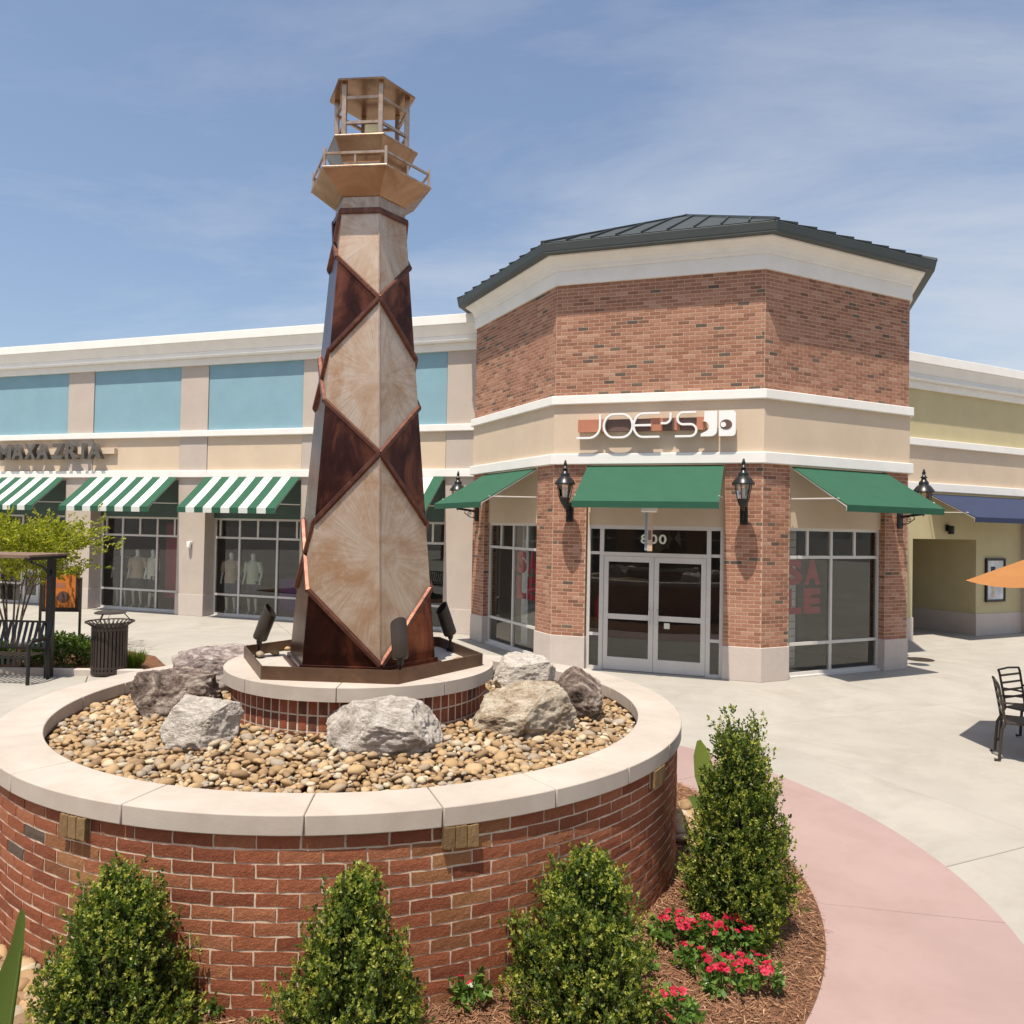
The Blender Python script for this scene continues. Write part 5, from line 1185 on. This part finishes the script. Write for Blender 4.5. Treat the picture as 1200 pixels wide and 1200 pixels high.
def flower_mesh():
    V = []; F = []
    for k in range(5):
        t = 2 * pi * k / 5; n = len(V); p = lambda r, w, z: (r * cos(t) - w * sin(t), r * sin(t) + w * cos(t), z)
        V += [p(.002, 0, 0), p(.010, -.007, .003), p(.019, -.008, .002), p(.021, .004, .001), p(.012, .009, .003)]; F.append((n, n + 1, n + 2, n + 3, n + 4))
    me = bpy.data.meshes.new('flower'); me.from_pydata(V, [], F); me.materials.append(MATS['petal_red']); me.update(); return me
FLW = flower_mesh()
def vinca(seed, x, y, r, h, nl, nf, label):
    rs = np.random.RandomState(seed); d = sqrt((x - PC[0]) ** 2 + (y - PC[1]) ** 2); z = bed_z(d, atan2(y - PC[1], x - PC[0]))
    root = thing('flower_plant', label, 'flowers', (x, y, z), 0, 'red bedding flowers in the mulch')
    a = rs.uniform(0, 2 * pi, nl); q = r * np.sqrt(rs.rand(nl)); u = rs.uniform(.2, 1, nl) * (1 - .45 * q / r); P = np.stack([q * np.cos(a), q * np.sin(a), u * h], 1)
    D = unit(np.stack([np.cos(a), np.sin(a), rs.uniform(-.1, .6, nl)], 1) + rs.normal(0, .4, (nl, 3))); V, F = sprigs(P, D, rs, 7, .042, .8, .025); V[:, 2] = np.maximum(V[:, 2], .003)
    link('foliage', np_mesh('foliage', V, F), 'leaf_vinca', root)
    st = MB()
    for i in range(7): t = rs.uniform(0, 6.28); st.tube([(0, 0, -.02), (r * .6 * cos(t), r * .6 * sin(t), h * .75)], .003, 4)
    st.build('stem', 'leaf_vinca', root)
    for i in range(int(nf * 1.9)):
        t = rs.uniform(0, 6.28); q = r * sqrt(rs.rand()) * .95; o = link('flower', FLW, None, root, (q * cos(t), q * sin(t), h * (1.04 - .35 * q / r) + rs.uniform(0, .015)), (rs.normal(-.15, .35) - .35 * 0, rs.normal(0, .35), rs.uniform(0, 6))); s = rs.uniform(.85, 1.3); o.scale = (s, s, s)
for i, (x, y, r, h, nl, nf, lab) in enumerate((
    (.98, 4.52, .12, .17, 34, 9, 'red flowering bedding plant close to the brick wall, between the two right shrubs'),
    (1.14, 4.50, .11, .18, 32, 8, 'red flowering plant under the tallest shrub, in the middle of the cluster'),
    (1.33, 4.55, .10, .19, 30, 9, 'tall red flowering plant on the path side of the cluster, under the tallest shrub'),
    (1.37, 4.28, .11, .17, 32, 8, 'red flowering plant nearest the pink path edge'),
    (1.17, 4.20, .10, .17, 30, 8, 'red flowering plant below the main cluster, with flowers all on its top'),
    (1.02, 4.30, .08, .13, 20, 4, 'small red flowering plant in front of the wall side one'),
    (.83, 3.86, .13, .16, 36, 6, 'bright leafy red flowering plant beside the rounded shrub'),
    (.72, 4.22, .07, .12, 14, 3, 'red flowers peeping out beside the rounded shrub, at the wall'),
    (-.16, 3.86, .08, .13, 18, 2, 'small leafy plant with few red buds between the two middle shrubs'),
    (-1.33, 3.74, .06, .10, 10, 2, 'tiny red flower at the foot of the wall between the first two shrubs'))): vinca(60 + i, x, y, r, h, nl, nf, lab)

def blade(root, pts, widths, mat, name='leaf', fold=.15):
    V = []; F = []
    for i, (p, w) in enumerate(zip(pts, widths)):
        p = Vector(p); d = (Vector(pts[min(i + 1, len(pts) - 1)]) - Vector(pts[max(i - 1, 0)])).normalized(); s = d.cross(Vector((.45, -.85, .2))).normalized()
        V += [p - s * w, p - s * w * .5 + Vector((0, .5, 0)) * w * fold, p + Vector((0, 1, 0)) * w * fold, p + s * w * .5 + Vector((0, .5, 0)) * w * fold, p + s * w]
    for i in range(len(pts) - 1):
        for j in range(4): F.append((i * 5 + j, i * 5 + j + 1, (i + 1) * 5 + j + 1, (i + 1) * 5 + j))
    o = MB().add(V, F).build(name, mat, root, smooth=True); return o
cn = thing('canna_plant', 'tall broad leaved plant stalk with long torn green leaf by the river stones', 'plant', (-2.02, 3.22, .05))
MB().tube([(-.03, .0, -.04), (-.01, .02, .3), (.015, .04, .60), (.02, .05, .72)], [.011, .010, .007, .004], 8).build('stalk', 'leaf_canna', cn, smooth=True)
blade(cn, [(-.06, .02, .25), (-.06, .03, .42), (-.035, .05, .58), (-.005, .06, .72), (.01, .06, .84), (.012, .06, .88)], [.02, .052, .045, .025, .016, .006], 'leaf_canna')
blade(cn, [(-.02, .0, .10), (-.10, .0, .3), (-.18, .0, .5), (-.24, 0, .62)], [.03, .07, .06, .01], 'leaf_canna_bright')
c2 = thing('canna_plant', 'bright pale green broad leaf standing behind the tallest shrub', 'plant', (1.55, 6.15, .08))
MB().tube([(0, 0, 0), (0, 0, .5)], [.012, .008], 8).build('stalk', 'leaf_canna_bright', c2, smooth=True)
blade(c2, [(0, 0, .4), (-.01, 0, .58), (-.03, 0, .74), (-.05, 0, .84)], [.03, .09, .08, .02], 'leaf_canna_bright'); blade(c2, [(0, 0, .25), (-.06, 0, .36), (-.12, 0, .40)], [.02, .05, .01], 'leaf_canna'); blade(c2, [(0, 0, .2), (.08, 0, .36), (.15, 0, .44)], [.02, .06, .01], 'leaf_canna_bright')

def small_tree():
    root = thing('small_tree', 'small yellow green tree with several thin trunks behind the bench', 'tree', (-9.35, 14.7, 0)); rs = np.random.RandomState(8); tr = MB(); tips = []
    for k in range(7):
        t = 2 * pi * k / 7 + rs.uniform(-.3, .3); b = .07; q = .55 * rs.uniform(.6, 1.2); pts = [(b * cos(t), b * sin(t), -.02), (b * 2 * cos(t), b * 2 * sin(t), .6), (q * .5 * cos(t), q * .5 * sin(t), 1.25), (q * cos(t), q * sin(t), 1.85)]
        tr.tube(pts, [.022, .019, .015, .008], 7)
        for j in range(6): tt = t + rs.uniform(-1.1, 1.1); e = Vector(pts[2 + j % 2]) + Vector((cos(tt) * .5, sin(tt) * .5, rs.uniform(.15, .55))); tr.tube([pts[2 + j % 2], e], [.009, .003], 5); tips.append(e)
    tr.build('trunk', 'bark', root, smooth=True)
    P = []
    for e in tips:
        for _ in range(16): P.append(np.array(e) + rs.normal(0, 1, 3) * np.array([.28, .28, .14]))
    for _ in range(1050):
        a = rs.uniform(0, 6.28); r = 1.12 * sqrt(rs.rand()); P.append(np.array([r * cos(a), r * sin(a), 2.02 + .42 * sqrt(max(0, 1 - (r / 1.2) ** 2)) * rs.uniform(-.75, 1) + .12 * sin(3 * a) + .1 * sin(7 * a)]))
    P = np.array(P); P = P[P[:, 2] > 1.42]; D = unit(P - np.array([0, 0, 1.4]) + rs.normal(0, .5, P.shape)); V, F = sprigs(P, D, rs, 12, .056, .75, .13); link('crown', np_mesh('crown', V, F), 'leaf_tree', root)
small_tree()
def hedge(seed, x, y, rx, ry, h, label):
    root = thing('hedge_bush', label, 'bush', (x, y, .02), 0, 'low bushes in the bed behind the bench'); rs = np.random.RandomState(seed); n = 700; a = rs.uniform(0, 6.28, n); u = rs.rand(n); f = rs.uniform(.7, 1.05, n); s = np.sqrt(1 - u ** 2) * f
    P = np.stack([rx * s * np.cos(a), ry * s * np.sin(a), .03 + u * f * h], 1); D = unit(P / np.array([rx, ry, h]) + rs.normal(0, .4, (n, 3))); V, F = sprigs(P, D, rs, 8, .05, .8, .05); V[:, 2] = np.maximum(V[:, 2], .005); link('foliage', np_mesh('foliage', V, F), 'leaf_hedge', root)
    MB().tube([(0, 0, -.02), (0, 0, h * .6)], [.02, .01], 6).build('stem', 'bark', root)
hedge(1, -7.85, 13.75, .62, .5, .46, 'low rounded green bush between the bench and the litter bin'); hedge(2, -9.3, 13.6, .6, .5, .42, 'low green bush seen through the bench back slats'); hedge(3, -10.5, 13.6, .6, .5, .42, 'low green bush behind the far end of the bench')
def grass(x, y, r, h, label):
    rs = np.random.RandomState(5); n = 420; a = rs.uniform(0, 6.28, n); q = r * np.sqrt(rs.rand(n)); c = np.stack([q * np.cos(a), q * np.sin(a), np.zeros(n)], 1); d = unit(np.stack([np.cos(a) * .35, np.sin(a) * .35, np.ones(n)], 1) + rs.normal(0, .15, (n, 3))); l = h * rs.uniform(.6, 1.1, n); V, F = leaf_quads(c, d, l, np.full(n, .012), rs, .1)
    root = thing('grass_clump', label, 'grass', (x, y, .02)); link('blades', np_mesh('blades', V, F), 'grass_blade', root)
grass(-6.46, 13.40, .15, .36, 'clump of tall yellow green grass beside the litter bin')
